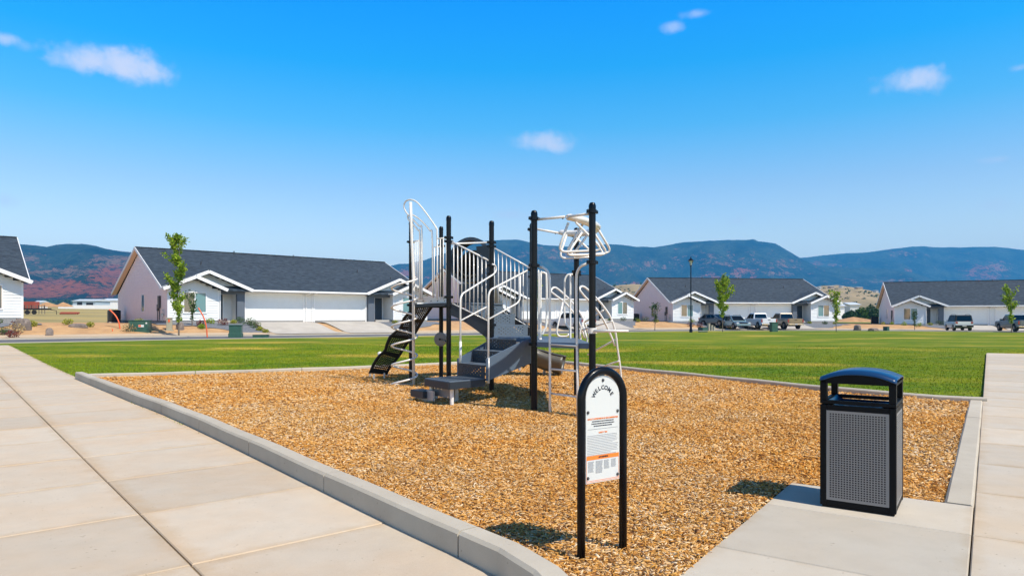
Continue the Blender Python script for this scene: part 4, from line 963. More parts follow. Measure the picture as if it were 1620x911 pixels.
# spiral climber
spc = P(654.3, 503, 13.25); spc.z = 0; cc_ = Vector(((639.8-U0)/F*13.2, 13.2, 0)); rad = .245
SP = pipe([spc+up*-.1, P(654, 440, 13.25), P(650.3, 350, 13.25), P(649.5, 320, 13.25)], .029, 'spiral_climber', seg=12, k=1)
co = []; nturn = 5.55; zt_, zb_ = zv(440, 13.25), .03
for i in range(int(nturn*24)+1):
    a = 2*math.pi*i/24; t = i/(nturn*24); co.append(cc_+Vector((math.cos(-a+.35)*rad, math.sin(-a+.35)*rad*1.0, zt_+(zb_-zt_)*t)))
co = [spc+up*(zt_+.02)]+co+[spc+up*zb_]
pipe(co, .019, 'spiral_tube', parent=SP, k=1, seg=8)
# access hand loops
def dx_(u, a=640, b_=692, d0=13.45, d1=12.95): return d0+(d1-d0)*(u-a)/(b_-a)
for lp in ([(667.5, 474), (667.5, 368), (663, 357.5), (652, 346), (643.5, 337), (639.2, 327), (641.5, 319), (649, 316), (659, 319.5), (671, 333), (686, 354), (690.5, 362), (691.5, 372), (691.7, 472)],
           [(664.2, 474), (664.3, 374), (661, 364), (652, 354), (646, 347), (645.3, 342), (649, 340), (656, 341.5), (668, 350.5), (680.5, 365), (683.8, 373), (685, 471)]):
    pipe([P(u, v, dx_(u)) for u, v in lp], .0155, 'hand_loop', k=4)
def panel(u0, u1, vt, vb, D, n, name='barrier'):
    o = pipe([P(u0, vt, D), P(u1, vt-1, D)], .013, name)
    for k in range(n):
        u = u0+(u1-u0)*k/(n-1); pipe([P(u, vt, D), P(u, vb, D)], .0105, 'baluster', parent=o, seg=6)
    return o
panel(656.5, 666, 381.5, 474, 13.55, 4); panel(692, 706, 377.5, 474, 12.75, 4); panel(687, 697, 391, 470, 14.1, 3)
kp = MB(); a, b_ = P(655.5, 474.5, 13.6), P(706.5, 474.5, 12.7); kp.bar(a, b_, .006, .115); part(kp, 'kick_plate', M['white'])
bb = MB()
for t_ in (.1, .3, .55, .75, .95): bb.box(-.008, .008, -.008, .008, -.008, .008, Matrix.Translation(a.lerp(b_, t_)+Vector((-.01, -.012, -.02))))
part(bb, 'bolt', M['dark'], kind='stuff')
pipe([pA+up*zv(388, 12.6), pD_+up*zv(383.5, 13.45)], .017, 'guard_rail')
# wavy panel climber
Lp = [(658, 481), (646, 495), (637, 505), (634, 518), (624, 526), (616, 533), (611, 545), (608.5, 555), (598.5, 563), (591, 574), (584.5, 590)]
Rp = [(687, 481), (679, 492), (671, 504), (663.5, 516), (658, 526), (649, 537), (641, 548), (634, 560), (624, 573), (618, 580), (611, 592)]
def lin(L_, t):
    x = t*(len(L_)-1); i = min(int(x), len(L_)-2); f_ = x-i; return (L_[i][0]*(1-f_)+L_[i+1][0]*f_, L_[i][1]*(1-f_)+L_[i+1][1]*f_)
def wv(u, v):
    a = lin(Lp, v); b_ = lin(Rp, v); return P(*a, 13.95+.85*v).lerp(P(*b_, 14.35+.80*v), u)
mb = MB(); mb.sheet(wv, 10, 44, lambda i, j: .52 if (1 <= i < 9 and 1 <= j < 43 and j % 11 not in (9, 10)) else 0)
WC = part(mb, 'panel_climber', M['climb'], solid=.012)
for e_u in (0, 1): part(MB().tube([wv(e_u, k/22) for k in range(23)], .022, 6), 'side_rail', M['climb'], WC, smooth=True)
for (u, v) in ((585.5, 598), (613, 597), (591.5, 603), (608, 601)): 
    g_ = G(u, v); part(MB().bar(g_-up*.05, Vector((g_.x, g_.y, .15)), .03, .03), 'foot', M['grey'], WC)
part(MB().lathe([(.02, -.05), (.05, -.03), (.055, .0), (.04, .035), (.01, .05)], P(601, 559.5, 14.9), 10), 'grip_knob', M['white'], WC, smooth=True)
# turning disc between the posts
dc = P(697, 536.5, 14.2); n_ = Vector((-.35, -.93, 0)).normalized(); Rm = n_.to_track_quat('Z', 'Y').to_matrix().to_4x4()
DC = part(MB().lathe([(.12, -.02), (.145, -.012), (.145, .012), (.12, .02)], dc, 24, Rm), 'spinner_disc', M['gpanel'], smooth='auto')
part(MB().lathe([(.02, -.03), (.02, .05)], dc, 8, Rm), 'axle', M['dark'], DC)
pipe([dc, Vector((pA.x, pA.y, dc.z))], .012, 'disc_bracket', 'black', DC)
# tube slide
ring = P(745, 412, 14.0); ax = Vector((.35, .93, -.08)).normalized(); Rm = ax.to_track_quat('Z', 'Y').to_matrix().to_4x4()
TS = part(MB().lathe([(.40, -.10), (.47, -.08), (.47, .16), (.41, .30)], ring, 28, Rm), 'tube_slide', M['slidedk'], smooth='auto')
TS.data.polygons[-1].select = False
# open the ring: drop its end caps
me = TS.data; bm_ = __import__('bmesh').new(); bm_.from_mesh(me); bm_.faces.ensure_lookup_table(); __import__('bmesh').ops.delete(bm_, geom=[f for f in bm_.faces if len(f.verts) > 4], context='FACES'); bm_.to_mesh(me); bm_.free()
fp_ = MB(); a, b_ = pC_+(pD_-pC_)*.28, pD_
for (p0, p1, z0_, z1_) in ((pD_+(pC_-pD_)*.02, pD_+(pC_-pD_)*.16, zA-.02, zv(388, 13.5)), (pD_+(pC_-pD_)*.16, pD_+(pC_-pD_)*.62, zA-.02, zv(448, 13.7)), (pD_+(pC_-pD_)*.16, pD_+(pC_-pD_)*.28, zv(448, 13.7), zv(388, 13.5))): fp_.bar(p0+up*(z0_+z1_)/2, p1+up*(z0_+z1_)/2, .02, z1_-z0_)
part(fp_, 'front_panel', M['slidedk'], TS)
path = catmull([P(747, 416, 14.1), P(757, 436, 14.5), P(768, 472, 14.95), P(782, 512, 15.2), P(806, 545, 15.45), P(838, 562, 15.5)], 6)
def sweep(path, sec, mt, name, parent, closed_sec, solid=0, sc0=1, sc1=1):
    b = MB(); n = len(path); q = len(sec)
    for i, p in enumerate(path):
        t = (path[min(i+1, n-1)]-path[max(i-1, 0)]).normalized(); s_ = t.cross(up).normalized(); u_ = s_.cross(t); k = sc0+(sc1-sc0)*i/(n-1)
        for (x, y) in sec: b.v.append(tuple(p+s_*x*k+u_*y*k))
    for i in range(n-1):
        for j in range(q if closed_sec else q-1): l_ = (j+1) % q; b.f.append((i*q+j, i*q+l_, (i+1)*q+l_, (i+1)*q+j))
    return part(b, name, mt, parent, smooth=True, solid=solid)
sec = [(math.cos(a)*.31, math.sin(a)*.31) for a in np.linspace(0, 2*math.pi, 17)[:-1]]
sweep(path, sec, M['slide'], 'slide_tube', TS, True, .012)
path2 = catmull([P(832, 560, 15.5), P(850, 566, 15.5), P(872, 573, 15.45), P(891, 577, 15.4)], 5)
sec = [(-.32, .16), (-.34, .18), (-.33, .05), (-.25, -.12), (-.1, -.19), (.1, -.19), (.25, -.12), (.33, .05), (.34, .18), (.32, .16)]
sweep(path2, sec, M['slide'], 'slide_exit', TS, False, .03)
for (u, v) in ((822, 588), (861, 594)): g_ = G(u, v); part(MB().lathe([(.03, -.05), (.03, .3)], g_, 8), 'slide_leg', M['grey'], TS)
# overhead bars with hanging triangle grips
c1, c2 = P(897, 343, 9.12), P(884, 367.5, 11.2)
ob = pipe([P(852, 347, 9.45), P(893, 343, 9.15)], .0185, 'overhead_bar'); pipe([P(900, 342.5, 9.1), P(932, 338.2, 8.85)], .0185, 'overhead_bar'); pipe([P(849, 362.5, 11.1), P(884, 368.5, 11.18)], .0185, 'overhead_bar'); pipe([P(884, 369, 11.2), P(908, 374, 11.28)], .0185, 'overhead_bar')
bp = [c1, P(915, 346.5, 9.3), P(936, 354, 9.75), P(943, 360, 10.2), P(934, 367, 10.7), P(910, 369, 11.05), c2]; bpp = catmull(bp, 6)
mb = MB(); n = len(bpp)
for i, p in enumerate(bpp):
    t = (bpp[min(i+1, n-1)]-bpp[max(i-1, 0)]).normalized(); s_ = t.cross(up).normalized(); u_ = s_.cross(t); e = abs(2*i/(n-1)-1); k = (1-.25*e**3)*(1 if 0 < i < n-1 else .55)
    for j in range(12): a = 2*math.pi*j/12; mb.v.append(tuple(p+s_*math.cos(a)*.072*k+u_*math.sin(a)*.055*k))
for i in range(n-1):
    for j in range(12): mb.f.append((i*12+j, i*12+(j+1) % 12, (i+1)*12+(j+1) % 12, (i+1)*12+j))
mb.f += [tuple(range(12)), tuple((n-1)*12+j for j in range(12))]
OB = part(mb, 'overhead_beam', M['white'], smooth=True)
for ce in (c1, c2):
    for o_ in (-.05, .04): part(MB().lathe([(.012, -.085), (.012, -.07)], ce+Vector((o_, -.0, -.01)), 8, Matrix.Rotation(math.radians(90), 4, 'X')), 'bolt', M['dark'], OB)
for (ap, lf, rt) in (((P(905, 352, 9.2)), P(882, 399, 9.28), P(955, 396, 9.3)), (P(926, 355, 9.6), P(893, 404, 9.55), P(962, 402, 9.95)), (P(941, 362, 10.1), P(903, 407, 10.1), P(968, 399, 10.4)), (P(925, 368, 10.8), P(898, 402, 10.6), P(958, 404, 10.9)), (P(901, 371, 11.1), P(884, 409, 11.0), P(944, 406, 11.2))):
    A1 = ap+(rt-lf).normalized()*.05; A0 = ap-(rt-lf).normalized()*.05
    pipe([A0, lf, rt, A1], .0175, 'triangle_grip', parent=OB, rc=.13)
# straight ladder at the front
rl0 = [(853, 421.5), (862, 424), (868.5, 433), (869.8, 450), (870, 657)]; rl1 = [(928, 417.5), (918, 421), (912.5, 431), (911.5, 450), (914.3, 664)]
LD = pipe([P(u, v, 9.47-(u-853)/17*.2) for u, v in rl0[:-1]]+[P(870, 560, 9.26), G(870, 658)-up*.05], .0175, 'ladder', rc=.12)
pipe([P(u, v, 8.80+(928-u)/17*.13) for u, v in rl1[:-1]]+[P(913, 560, 8.93), G(914.3, 665)-up*.05], .0175, 'ladder_rail', parent=LD, rc=.12)
for v0_, v1_ in ((544.5, 547), (583.5, 587), (622, 628)): pipe([P(870, v0_, 9.26), P(913.5, v1_, 8.9)], .0135, 'rung', parent=LD, seg=8)
# tall hand loops each side of the lower deck
for (pts, D_) in (([(855, 545), (855.5, 440), (857, 432), (861.5, 432), (864.5, 441), (864.5, 510), (861, 522), (857.5, 530)], 10.6), ([(851, 428), (852, 432), (852.5, 470), (852.5, 540)], 10.8), ([(906, 434), (899, 434.5), (894.5, 440), (893.2, 450), (893.2, 503), (896, 513), (901.5, 521), (902, 540)], 11.2), ([(902, 434.5), (902.3, 450), (902.2, 500), (902.5, 543)], 11.15)):
    o = pipe([P(u, v, D_) for u, v in pts], .0165, 'hand_loop', k=4)
for (u, v, D_) in ((855, 541, 10.6), (902, 541, 11.15)): part(MB().lathe([(.045, -.05), (.04, .0), (.02, .06)], P(u, v, D_), 10), 'loop_foot', M['white'], smooth='auto')
# arched climber at the back right
def arc(pts, d0, d1, r=.0185, name='arch_rail', parent=PS):
    n = len(pts); return pipe([P(u, v, d0+(d1-d0)*i/(n-1)) for i, (u, v) in enumerate(pts)], r, name, parent=parent, k=5)
AC = arc([(917, 459), (917.5, 455), (922, 453), (930, 458), (943, 471), (955, 485), (966, 502), (973.5, 525), (977, 552), (981, 580), (984.5, 620)], 11.5, 12.1, name='arch_climber')
arc([(917, 459), (925, 469), (936, 480), (948, 495), (958, 512), (966, 530), (973, 547)], 11.5, 12.0, parent=AC)
arc([(871, 461), (874, 456), (879, 455), (885, 459), (893, 466), (905, 478), (917, 494), (926, 513), (934, 540), (940, 575), (944, 614)], 12.6, 13.0, parent=AC)
arc([(871, 461), (880, 468), (892, 477), (903, 489), (912, 502), (919, 518), (925, 535)], 12.6, 12.95, parent=AC)
for (a, b_) in (((968, 508, 11.85), (920, 522, 12.85)), ((976, 536, 11.95), (930, 561, 12.92)), ((979, 571, 12.0), (938, 585, 12.97)), ((954, 491, 11.75), (926, 509, 12.8))): pipe([P(*a), P(*b_)], .0165, 'rung', parent=AC)
for pts in ([(891, 477), (880.5, 523), (882, 530), (886, 532), (897, 532), (900.5, 528)], [(929.5, 491), (917.5, 524), (919, 543), (927.5, 543), (929.5, 538), (921, 510)]): pipe([P(u, v, 12.5) for u, v in pts], .0165, 'web_rung', parent=AC, rc=.06)
# rod seat on the front right post
RS = part(MB().lathe([(.060, -.035), (.060, .035)], Vector((pR.x, pR.y, zv(523, 8.79))), 14), 'rod_clamp', M['white'], smooth='auto')
part(MB().tube([P(940, 523.5, 8.72), P(994.5, 523.5, 8.60)], .021, 10, r2=.015), 'rod', M['white'], RS, smooth=True)
lod = part(MB().bar(pRb+up*(zB-.05), pH.lerp(pRb, .3)+up*(zB-.05), .03, .1), 'deck_edge', M['slatewallp'])

# ================================================================ welcome sign
s0, s1 = G(919.5, 892), G(985.5, 875); e = (s1-s0); W_ = e.length; e.normalize(); nS = Vector((e.y, -e.x, 0)); mid = (s0+s1)/2
if nS.y > 0: nS = -nS
SM = Matrix(((e.x, nS.x, 0, mid.x), (e.y, nS.y, 0, mid.y), (0, 0, 1, .02), (0, 0, 0, 1)))
SG = empty('sign'); SG.matrix_world = Matrix.Translation(mid); tag(SG, 'white welcome rules sign in a black arched tube frame on the wood chips', 'sign')
def spart(mb, name, mt, parent=SG, **k):
    mb.v = [tuple(SM @ Vector(v)) for v in mb.v]; return mb.build(name, mt, parent, org=tuple(mid), **k)
hw = W_/2; zc_ = 1.012-hw
arch = [(-hw, 0, -.1), (-hw, 0, zc_)]+[(-hw*math.cos(a), 0, zc_+hw*math.sin(a)) for a in np.linspace(.12, math.pi-.12, 17)]+[(hw, 0, zc_), (hw, 0, -.1)]
spart(MB().tube(arch, .0225, 18), 'frame', M['black'], smooth=True)
pw = hw-.030; zb0 = .405; pol = [(-pw, zb0), (pw, zb0)]+[(pw*math.cos(a), zc_+.004+pw*math.sin(a)) for a in np.linspace(0, math.pi, 21)]
def plate(mb, pol, y0, y1):
    n = len(pol); mb.add([(x, y1, z) for x, z in pol]+[(x, y0, z) for x, z in pol], [tuple(range(n)), tuple(range(n, 2*n))[::-1]]+[(i, i+n, (i+1) % n+n, (i+1) % n) for i in range(n)]); return mb
M['signw'] = mat('sign_face_white', (.62, .63, .61), .4); M['ink'] = mat('sign_ink', (.02, .025, .04), .5); M['oink'] = mat('sign_orange', (.85, .22, .03), .5); M['gink'] = mat('sign_grey_print', (.30, .31, .33), .5)
SP_ = spart(plate(MB(), pol, -.003, .003), 'sign_panel', M['signw'])
spart(MB().box(-.012, .012, -.012, .0028, zc_+pw, zc_+hw-.015), 'tab', M['black'])
fy = .0042
for (x, z) in ((0, zc_+pw-.022), (-pw+.014, .79), (pw-.014, .785), (-pw+.014, zb0+.03), (pw-.014, zb0+.028)):
    Mx = Matrix.Rotation(math.radians(-90), 4, 'X')
    spart(MB().lathe([(.0088, 0), (.0088, .003), (.006, .0065), (.002, .0075)], (x, fy-.001, z), 12, Mx), 'bolt', M['vent'], SP_, smooth='auto')
dg = bpy.context.evaluated_depsgraph_get
def text(s, size, M4, mt, name, parent, org, bold=.0, ext=.0006):
    cu = bpy.data.curves.new('t', 'FONT'); cu.body = s; cu.size = size; cu.align_x = 'CENTER'; cu.align_y = 'CENTER'; cu.offset = bold; cu.extrude = ext; cu.resolution_u = 3
    o = bpy.data.objects.new('t', cu); COL.objects.link(o); bpy.context.view_layer.update(); me = bpy.data.meshes.new_from_object(o.evaluated_get(dg())); bpy.data.objects.remove(o); bpy.data.curves.remove(cu)
    me.transform(Matrix.Translation(-Vector(org)) @ M4); me.materials.clear(); me.materials.append(mt); me.name = name
    q = bpy.data.objects.new(name, me); COL.objects.link(q); q.parent = parent; return q
FX = SM @ Matrix.Rotation(math.radians(90), 4, 'X')   # text plane -> sign plane
def face(x, z, a=0, y=fy): return SM @ Matrix.Translation((x, y, z)) @ Matrix.Rotation(math.radians(90), 4, 'X') @ Matrix.Rotation(a, 4, 'Z')
if (face(0, 0).to_3x3() @ Vector((0, 0, 1))).dot(nS) < 0:
    def face(x, z, a=0, y=fy): return SM @ Matrix.Translation((x, y, z)) @ Matrix.Rotation(math.radians(90), 4, 'X') @ Matrix.Scale(-1, 4, (0, 0, 1)) @ Matrix.Rotation(a, 4, 'Z')
ang = [-62, -41, -21.5, -1.5, 18.5, 40.5, 62.5]
for ch, a in zip('WELCOME', ang):
    ar = math.radians(a); r_ = .070; zcc = .850
    text(ch, .032, face(r_*math.sin(ar), zcc+r_*math.cos(ar), -ar), M['ink'], 'letter', SP_, mid, bold=.0007)
text('ADULT SUPERVISION IS RECOMMENDED', .0122, face(0, .752), M['oink'], 'heading', SP_, mid, bold=.0002)
text('SAFETY TIPS', .0115, face(0, .6755), M['oink'], 'heading', SP_, mid, bold=.0002)
text('\u26a0 WARNING' if False else 'WARNING', .013, face(.006, .5425, y=fy+.0009), M['ink'], 'warning_word', SP_, mid, bold=.0003)
pb = MB(); pb.add([(-.034, fy+.0008, .5375), (-.024, fy+.0008, .5375), (-.029, fy+.0008, .5475)], [(0, 1, 2)]); spart(pb, 'warning_triangle', M['ink'], SP_)
spart(MB().box(-pw+.004, pw-.004, .003, fy, .531, .553), 'warning_band', M['oink'], SP_)
ol = MB()
for z in (zb0+.005, zb0+.012): ol.box(-pw+.004, pw-.004, .003, fy, z, z+.0016)
for x in (-pw+.004, pw-.006): ol.box(x, x+.0018, .003, fy, zb0+.007, .531)
spart(ol, 'orange_border', M['oink'], SP_)
pr_ = MB(); rr2 = random.Random(3)
def printline(mb, x0, x1, z, h):
    x = x0
    while x < x1-.003:
        w_ = min(rr2.uniform(.004, .014), x1-x); mb.box(x, x+w_, .003, fy-.0004, z, z+h); x += w_+.0022
for z, a in ((.735, .078), (.7225, .082), (.710, .066)): printline(pr_, -a, a, z, .0058)
pr_.box(-pw+.012, pw-.012, .003, fy-.0004, .6955, .6965); spart(pr_, 'bold_print', M['ink'], SP_, kind='stuff')
pg = MB(); z = .660
for k in range(13):
    printline(pg, -pw+.010, (pw-.010)*(.2+.8*rr2.random() if k in (2, 5, 11) else .85+.15*rr2.random()), z, .0032); z -= .0088
for (x0, x1, nl) in ((-.105, -.062, 13), (-.052, .0, 15), (.008, .048, 11), (.060, .098, 10)):
    for k in range(nl): printline(pg, x0, x1-rr2.random()*.008, .520-k*.0046, .0028)
spart(pg, 'small_print', M['gink'], SP_, kind='stuff')

# ================================================================ litter bin
c0, c1, c2 = Vector((2.066, 4.58, 0)), Vector((2.435, 4.326, 0)), Vector((2.704, 4.703, 0))
fx = (c1-c0); wB = fx.length; fx.normalize(); fy_ = Vector((-fx.y, fx.x, 0)); dB = .458; ctr = c0+fx*wB/2+fy_*dB/2
BM = Matrix(((fx.x, fy_.x, 0, ctr.x), (fx.y, fy_.y, 0, ctr.y), (0, 0, 1, .062), (0, 0, 0, 1)))
LB = empty('litter_bin', (ctr.x, ctr.y, .062)); tag(LB, 'square black litter bin with grey perforated panels and arched blue-black lid', 'litter bin')
LB.rotation_euler = (0, 0, math.atan2(fx.y, fx.x)); hx, hy = wB/2, dB/2
def bpart(mb, name, mt, parent=LB, **k): return mb.build(name, mt, parent, **k)
zs, ze_ = .685, .845
for (x, y) in ((-1, -1), (1, -1), (1, 1), (-1, 1)):
    bpart(MB().box(min(x*hx, x*(hx-.04)), max(x*hx, x*(hx-.04)), min(y*hy, y*(hy-.04)), max(y*hy, y*(hy-.04)), .012, zs-.003), 'corner_post', M['canblack'], bevel=.004)
for (a, b_) in (((-hx+.041, -hy+.003), (hx-.041, -hy+.022)), ((-hx+.041, hy-.022), (hx-.041, hy-.003))):
    for z0_, z1_ in ((.015, .052), (.642, zs-.004)): bpart(MB().box(a[0], b_[0], a[1], b_[1], z0_, z1_), 'rail', M['canblack'])
for X in (-hx+.003, hx-.022):
    for z0_, z1_ in ((.015, .052), (.642, zs-.004)): bpart(MB().box(X, X+.019, -hy+.041, hy-.041, z0_, z1_), 'rail', M['canblack'])
bpart(MB().box(-hx+.03, hx-.03, -hy+.03, hy-.03, 0, .64), 'liner', M['dark'])
for k, (o_, u_, n_) in enumerate((((-1, -1), (1, 0), (0, -1)), ((1, -1), (0, 1), (1, 0)), ((1, 1), (-1, 0), (0, 1)), ((-1, 1), (0, -1), (-1, 0)))):
    wid = (2*hx if k % 2 == 0 else 2*hy)-.078
    def fn(u, v, o_=o_, u_=u_, n_=n_, wid=wid): return Vector((o_[0]*hx+u_[0]*(.039+wid*u)-n_[0]*.004, o_[1]*hy+u_[1]*(.039+wid*u)-n_[1]*.004, .05+.594*v))
    mb = MB(); mb.sheet(fn, 22, 39, (lambda i, j: .60 if 1 <= i < 21 and 1 <= j < 38 else 0) if k in (0, 1) else None); bpart(mb, 'perforated_panel', M['gpanel'], solid=.003)
bpart(MB().box(-hx+.01, hx-.01, -hy+.01, hy-.01, -.0, .012), 'base', M['canblack'])
# hood: ring, corner uprights, arched lid
for (x0, x1, y0, y1) in ((-hx, hx, -hy, -hy+.03), (-hx, hx, hy-.03, hy), (-hx, -hx+.03, -hy+.031, hy-.031), (hx-.03, hx, -hy+.031, hy-.031)): bpart(MB().box(x0, x1, y0, y1, zs+.002, zs+.027), 'hood_ring', M['canblack'], bevel=.003)
for (x, y) in ((-1, -1), (1, -1), (1, 1), (-1, 1)): bpart(MB().box(min(x*hx, x*(hx-.042)), max(x*hx, x*(hx-.042)), min(y*hy, y*(hy-.05)), max(y*hy, y*(hy-.05)), zs+.028, ze_-.002), 'upright', M['canblack'], bevel=.003)
def lidz(x): t = x/hx; return ze_+.048*(1-abs(t)**2.3)
mb = MB(); n = 20
for y, dz in ((-hy-.004, 0), (-hy+.03, .022), (hy-.03, .022), (hy+.004, 0)):
    for i in range(n+1): x = -hx-.003+(2*hx+.006)*i/n; mb.v.append((x, y, lidz(max(-hx, min(hx, x)))-.006+dz))
for j in range(3):
    for i in range(n): mb.f.append((j*(n+1)+i, j*(n+1)+i+1, (j+1)*(n+1)+i+1, (j+1)*(n+1)+i))
bpart(mb, 'lid', M['canblue'], smooth='auto', solid=.005)
for Y in (-hy, hy-.012):
    mb = MB(); n = 14
    for i in range(n+1):
        x = -hx+2*hx*i/n; zt = lidz(x)-.010; zlo = .824
        for yy in (Y, Y+.012): mb.v += [(x, yy, zlo), (x, yy, zt)]
    for i in range(n):
        a = i*4; mb.f += [(a, a+4, a+5, a+1), (a+2, a+3, a+7, a+6), (a+1, a+5, a+7, a+3), (a, a+2, a+6, a+4)]
    bpart(mb, 'hood_face', M['canblack'])
for X in (-hx, hx-.012): bpart(MB().box(X, X+.012, -hy+.013, hy-.013, .826, ze_-.006), 'hood_side', M['canblack'])
mb = MB(); mb.sheet(lambda u, v: Vector((-hx+.03+(2*hx-.06)*u, -hy+.03+(2*hy-.06)*v, .655+.045*(2*u-1)**6+.02*(2*v-1)**6)), 14, 14); bpart(mb, 'funnel', M['canblue'], smooth=True)

# ================================================================ vehicles (local: nose along +x, base centre at origin)
def wheel(parent, x, y, r, w_):
    s = 1 if y > 0 else -1; R4 = Matrix.Rotation(math.radians(-90*s), 4, 'X')
    ty = MB().lathe([(r*.62, -w_/2), (r*.93, -w_/2), (r, -w_*.36), (r, w_*.36), (r*.93, w_/2), (r*.62, w_/2)], (x, y, r), 22, R4).build('wheel', M['rubber'], parent, smooth='auto')
    MB().lathe([(r*.62, w_*.30), (r*.60, w_*.52), (r*.50, w_*.44), (r*.18, w_*.46), (r*.12, w_*.55)], (x, y, r), 18, R4).build('rim', M['rim'], ty, smooth='auto')
    sp = MB()
    for k in range(6): a = k*math.pi/3; sp.box(r*.12, r*.56, -.03, .03, -.01, .012, Matrix.Translation((x, y, r)) @ R4 @ Matrix.Translation((0, 0, w_*.5)) @ Matrix.Rotation(a, 4, 'Z'))
    sp.build('spokes', M['rim'], ty)
def sidebody(prof, hw_, mt, name, parent, tuck=.0, wheels=(), wr=.42, z0=.36):
    """side profile (x,z list, clockwise from rear bottom) with wheel arches, slightly barrel-sided"""
    bot = []
    for wx in sorted(wheels, reverse=True):
        for a in np.linspace(0, math.pi, 9): bot.append((wx+wr*math.cos(a), z0+max(0, wr*math.sin(a)*1.0)+.0))
    pts = prof+bot; n = len(pts); b = MB(); zs_ = [p[1] for p in pts]; zm = max(zs_)
    rows = [(-hw_+tuck*.0, 1), (hw_, 1)]
    for s in (-1, 1):
        for (x, z) in pts: t = (z-z0)/(zm-z0); b.v.append((x, s*(hw_-tuck*t**2-.03*(1-t)**2), z))
    b.f = [tuple(range(n))[::-1], tuple(range(n, 2*n))]+[(i, (i+1) % n, n+(i+1) % n, n+i) for i in range(n)]
    return b.build(name, mt, parent, bevel=.05)
def cabin(parent, xb, xf, xbt, xft, hw_, z0, z1, tuck, mt, wins, rear=True, front=True, roofmt=None):
    """greenhouse: body coloured frame with glass panes set just proud"""
    q = hw_-tuck; lo = [(xb, -hw_), (xf, -hw_), (xf, hw_), (xb, hw_)]; hi = [(xbt, -q), (xft, -q), (xft, q), (xbt, q)]
    b = MB().add([(x, y, z0) for x, y in lo]+[(x, y, z1) for x, y in hi], [(0,3,2,1),(4,5,6,7),(0,1,5,4),(1,2,6,5),(2,3,7,6),(3,0,4,7)]); o = b.build('cab', roofmt or mt, parent, bevel=.05)
    def sp(s, u, v): # point on side face
        x = (xb+(xf-xb)*u)*(1-v)+(xbt+(xft-xbt)*u)*v; y = s*(hw_-tuck*v+.012); return (x, y, z0+(z1-z0)*v)
    for s in (-1, 1):
        for (u0, u1) in wins: MB().add([sp(s, u0, .08), sp(s, u1, .08), sp(s, u1-(.04 if u1 > .9 else 0), .86), sp(s, u0+(.03 if u0 < .1 else 0), .86)], [(0,1,2,3)]).build('side_window', M['cglass'], parent, solid=.01)
    def ep(xa, xt, d, y, v): return (xa*(1-v)+xt*v+d, y*(hw_-tuck*v), z0+(z1-z0)*v)
    if rear: MB().add([ep(xb, xbt, -.012, -.86, .12), ep(xb, xbt, -.012, .86, .12), ep(xb, xbt, -.012, .84, .86), ep(xb, xbt, -.012, -.84, .86)], [(0,1,2,3)]).build('rear_window', M['cglass'], parent, solid=.01)
    if front: MB().add([ep(xf, xft, .012, -.88, .06), ep(xf, xft, .012, .88, .06), ep(xf, xft, .012, .86, .9), ep(xf, xft, .012, -.86, .9)], [(0,1,2,3)]).build('windscreen', M['cglass'], parent, solid=.01)
    return o
def pickup(paint):
    V = empty('pickup_truck'); hw_ = .98
    sidebody([(-2.9, .55), (-2.9, 1.22), (-.75, 1.24), (1.35, 1.24), (2.75, 1.14), (2.88, 1.0), (2.9, .55), (2.6, .42)], hw_, paint, 'body', V, tuck=.06, wheels=(-1.85, 1.9), wr=.50, z0=.42)
    cabin(V, -.78, 1.35, -.62, .62, .92, 1.22, 1.90, .14, paint, ((.05, .40), (.44, .93)))
    # open bed
    b = MB(); b.box(-2.80, -.85, -.82, .82, 1.225, 1.262); b.build('bed_cover', M['dark'], V)
    MB().box(-2.935, -2.90, -.80, .80, .72, 1.25).build('tailgate', paint, V, bevel=.02)
    MB().box(-2.955, -2.93, -.16, .16, 1.06, 1.12).build('tailgate_handle', M['dark'], V)
    for y in (-.91, .91): MB().box(-2.93, -2.86, y-.07, y+.07, .80, 1.18).build('tail_light', M['redlt'], V, bevel=.02)
    b = MB().box(-3.06, -2.88, -.95, .95, .50, .66); b.build('rear_bumper', M['chrome'], V, bevel=.03); MB().box(-3.075, -3.06, -.17, .17, .52, .65).build('number_plate', M['plate'], V)
    MB().box(2.86, 3.0, -.95, .95, .48, .68).build('front_bumper', M['chrome'], V, bevel=.03); MB().box(2.88, 2.93, -.6, .6, .72, 1.02).build('grille', M['dark'], V)
    for y in (-.78, .78): MB().box(2.80, 2.92, y-.13, y+.13, .82, 1.02).build('head_light', M['headlt'], V, bevel=.02)
    for s in (-1, 1): MB().box(.95, 1.1, min(s*.94, s*1.17), max(s*.94, s*1.17), 1.22, 1.42).build('mirror', paint, V, bevel=.03)
    for x in (-1.85, 1.9):
        for y in (-.82, .82): wheel(V, x, y, .42, .28)
    MB().box(-2.6, 2.6, -.5, .5, .35, .5).build('chassis', M['dark'], V); return V
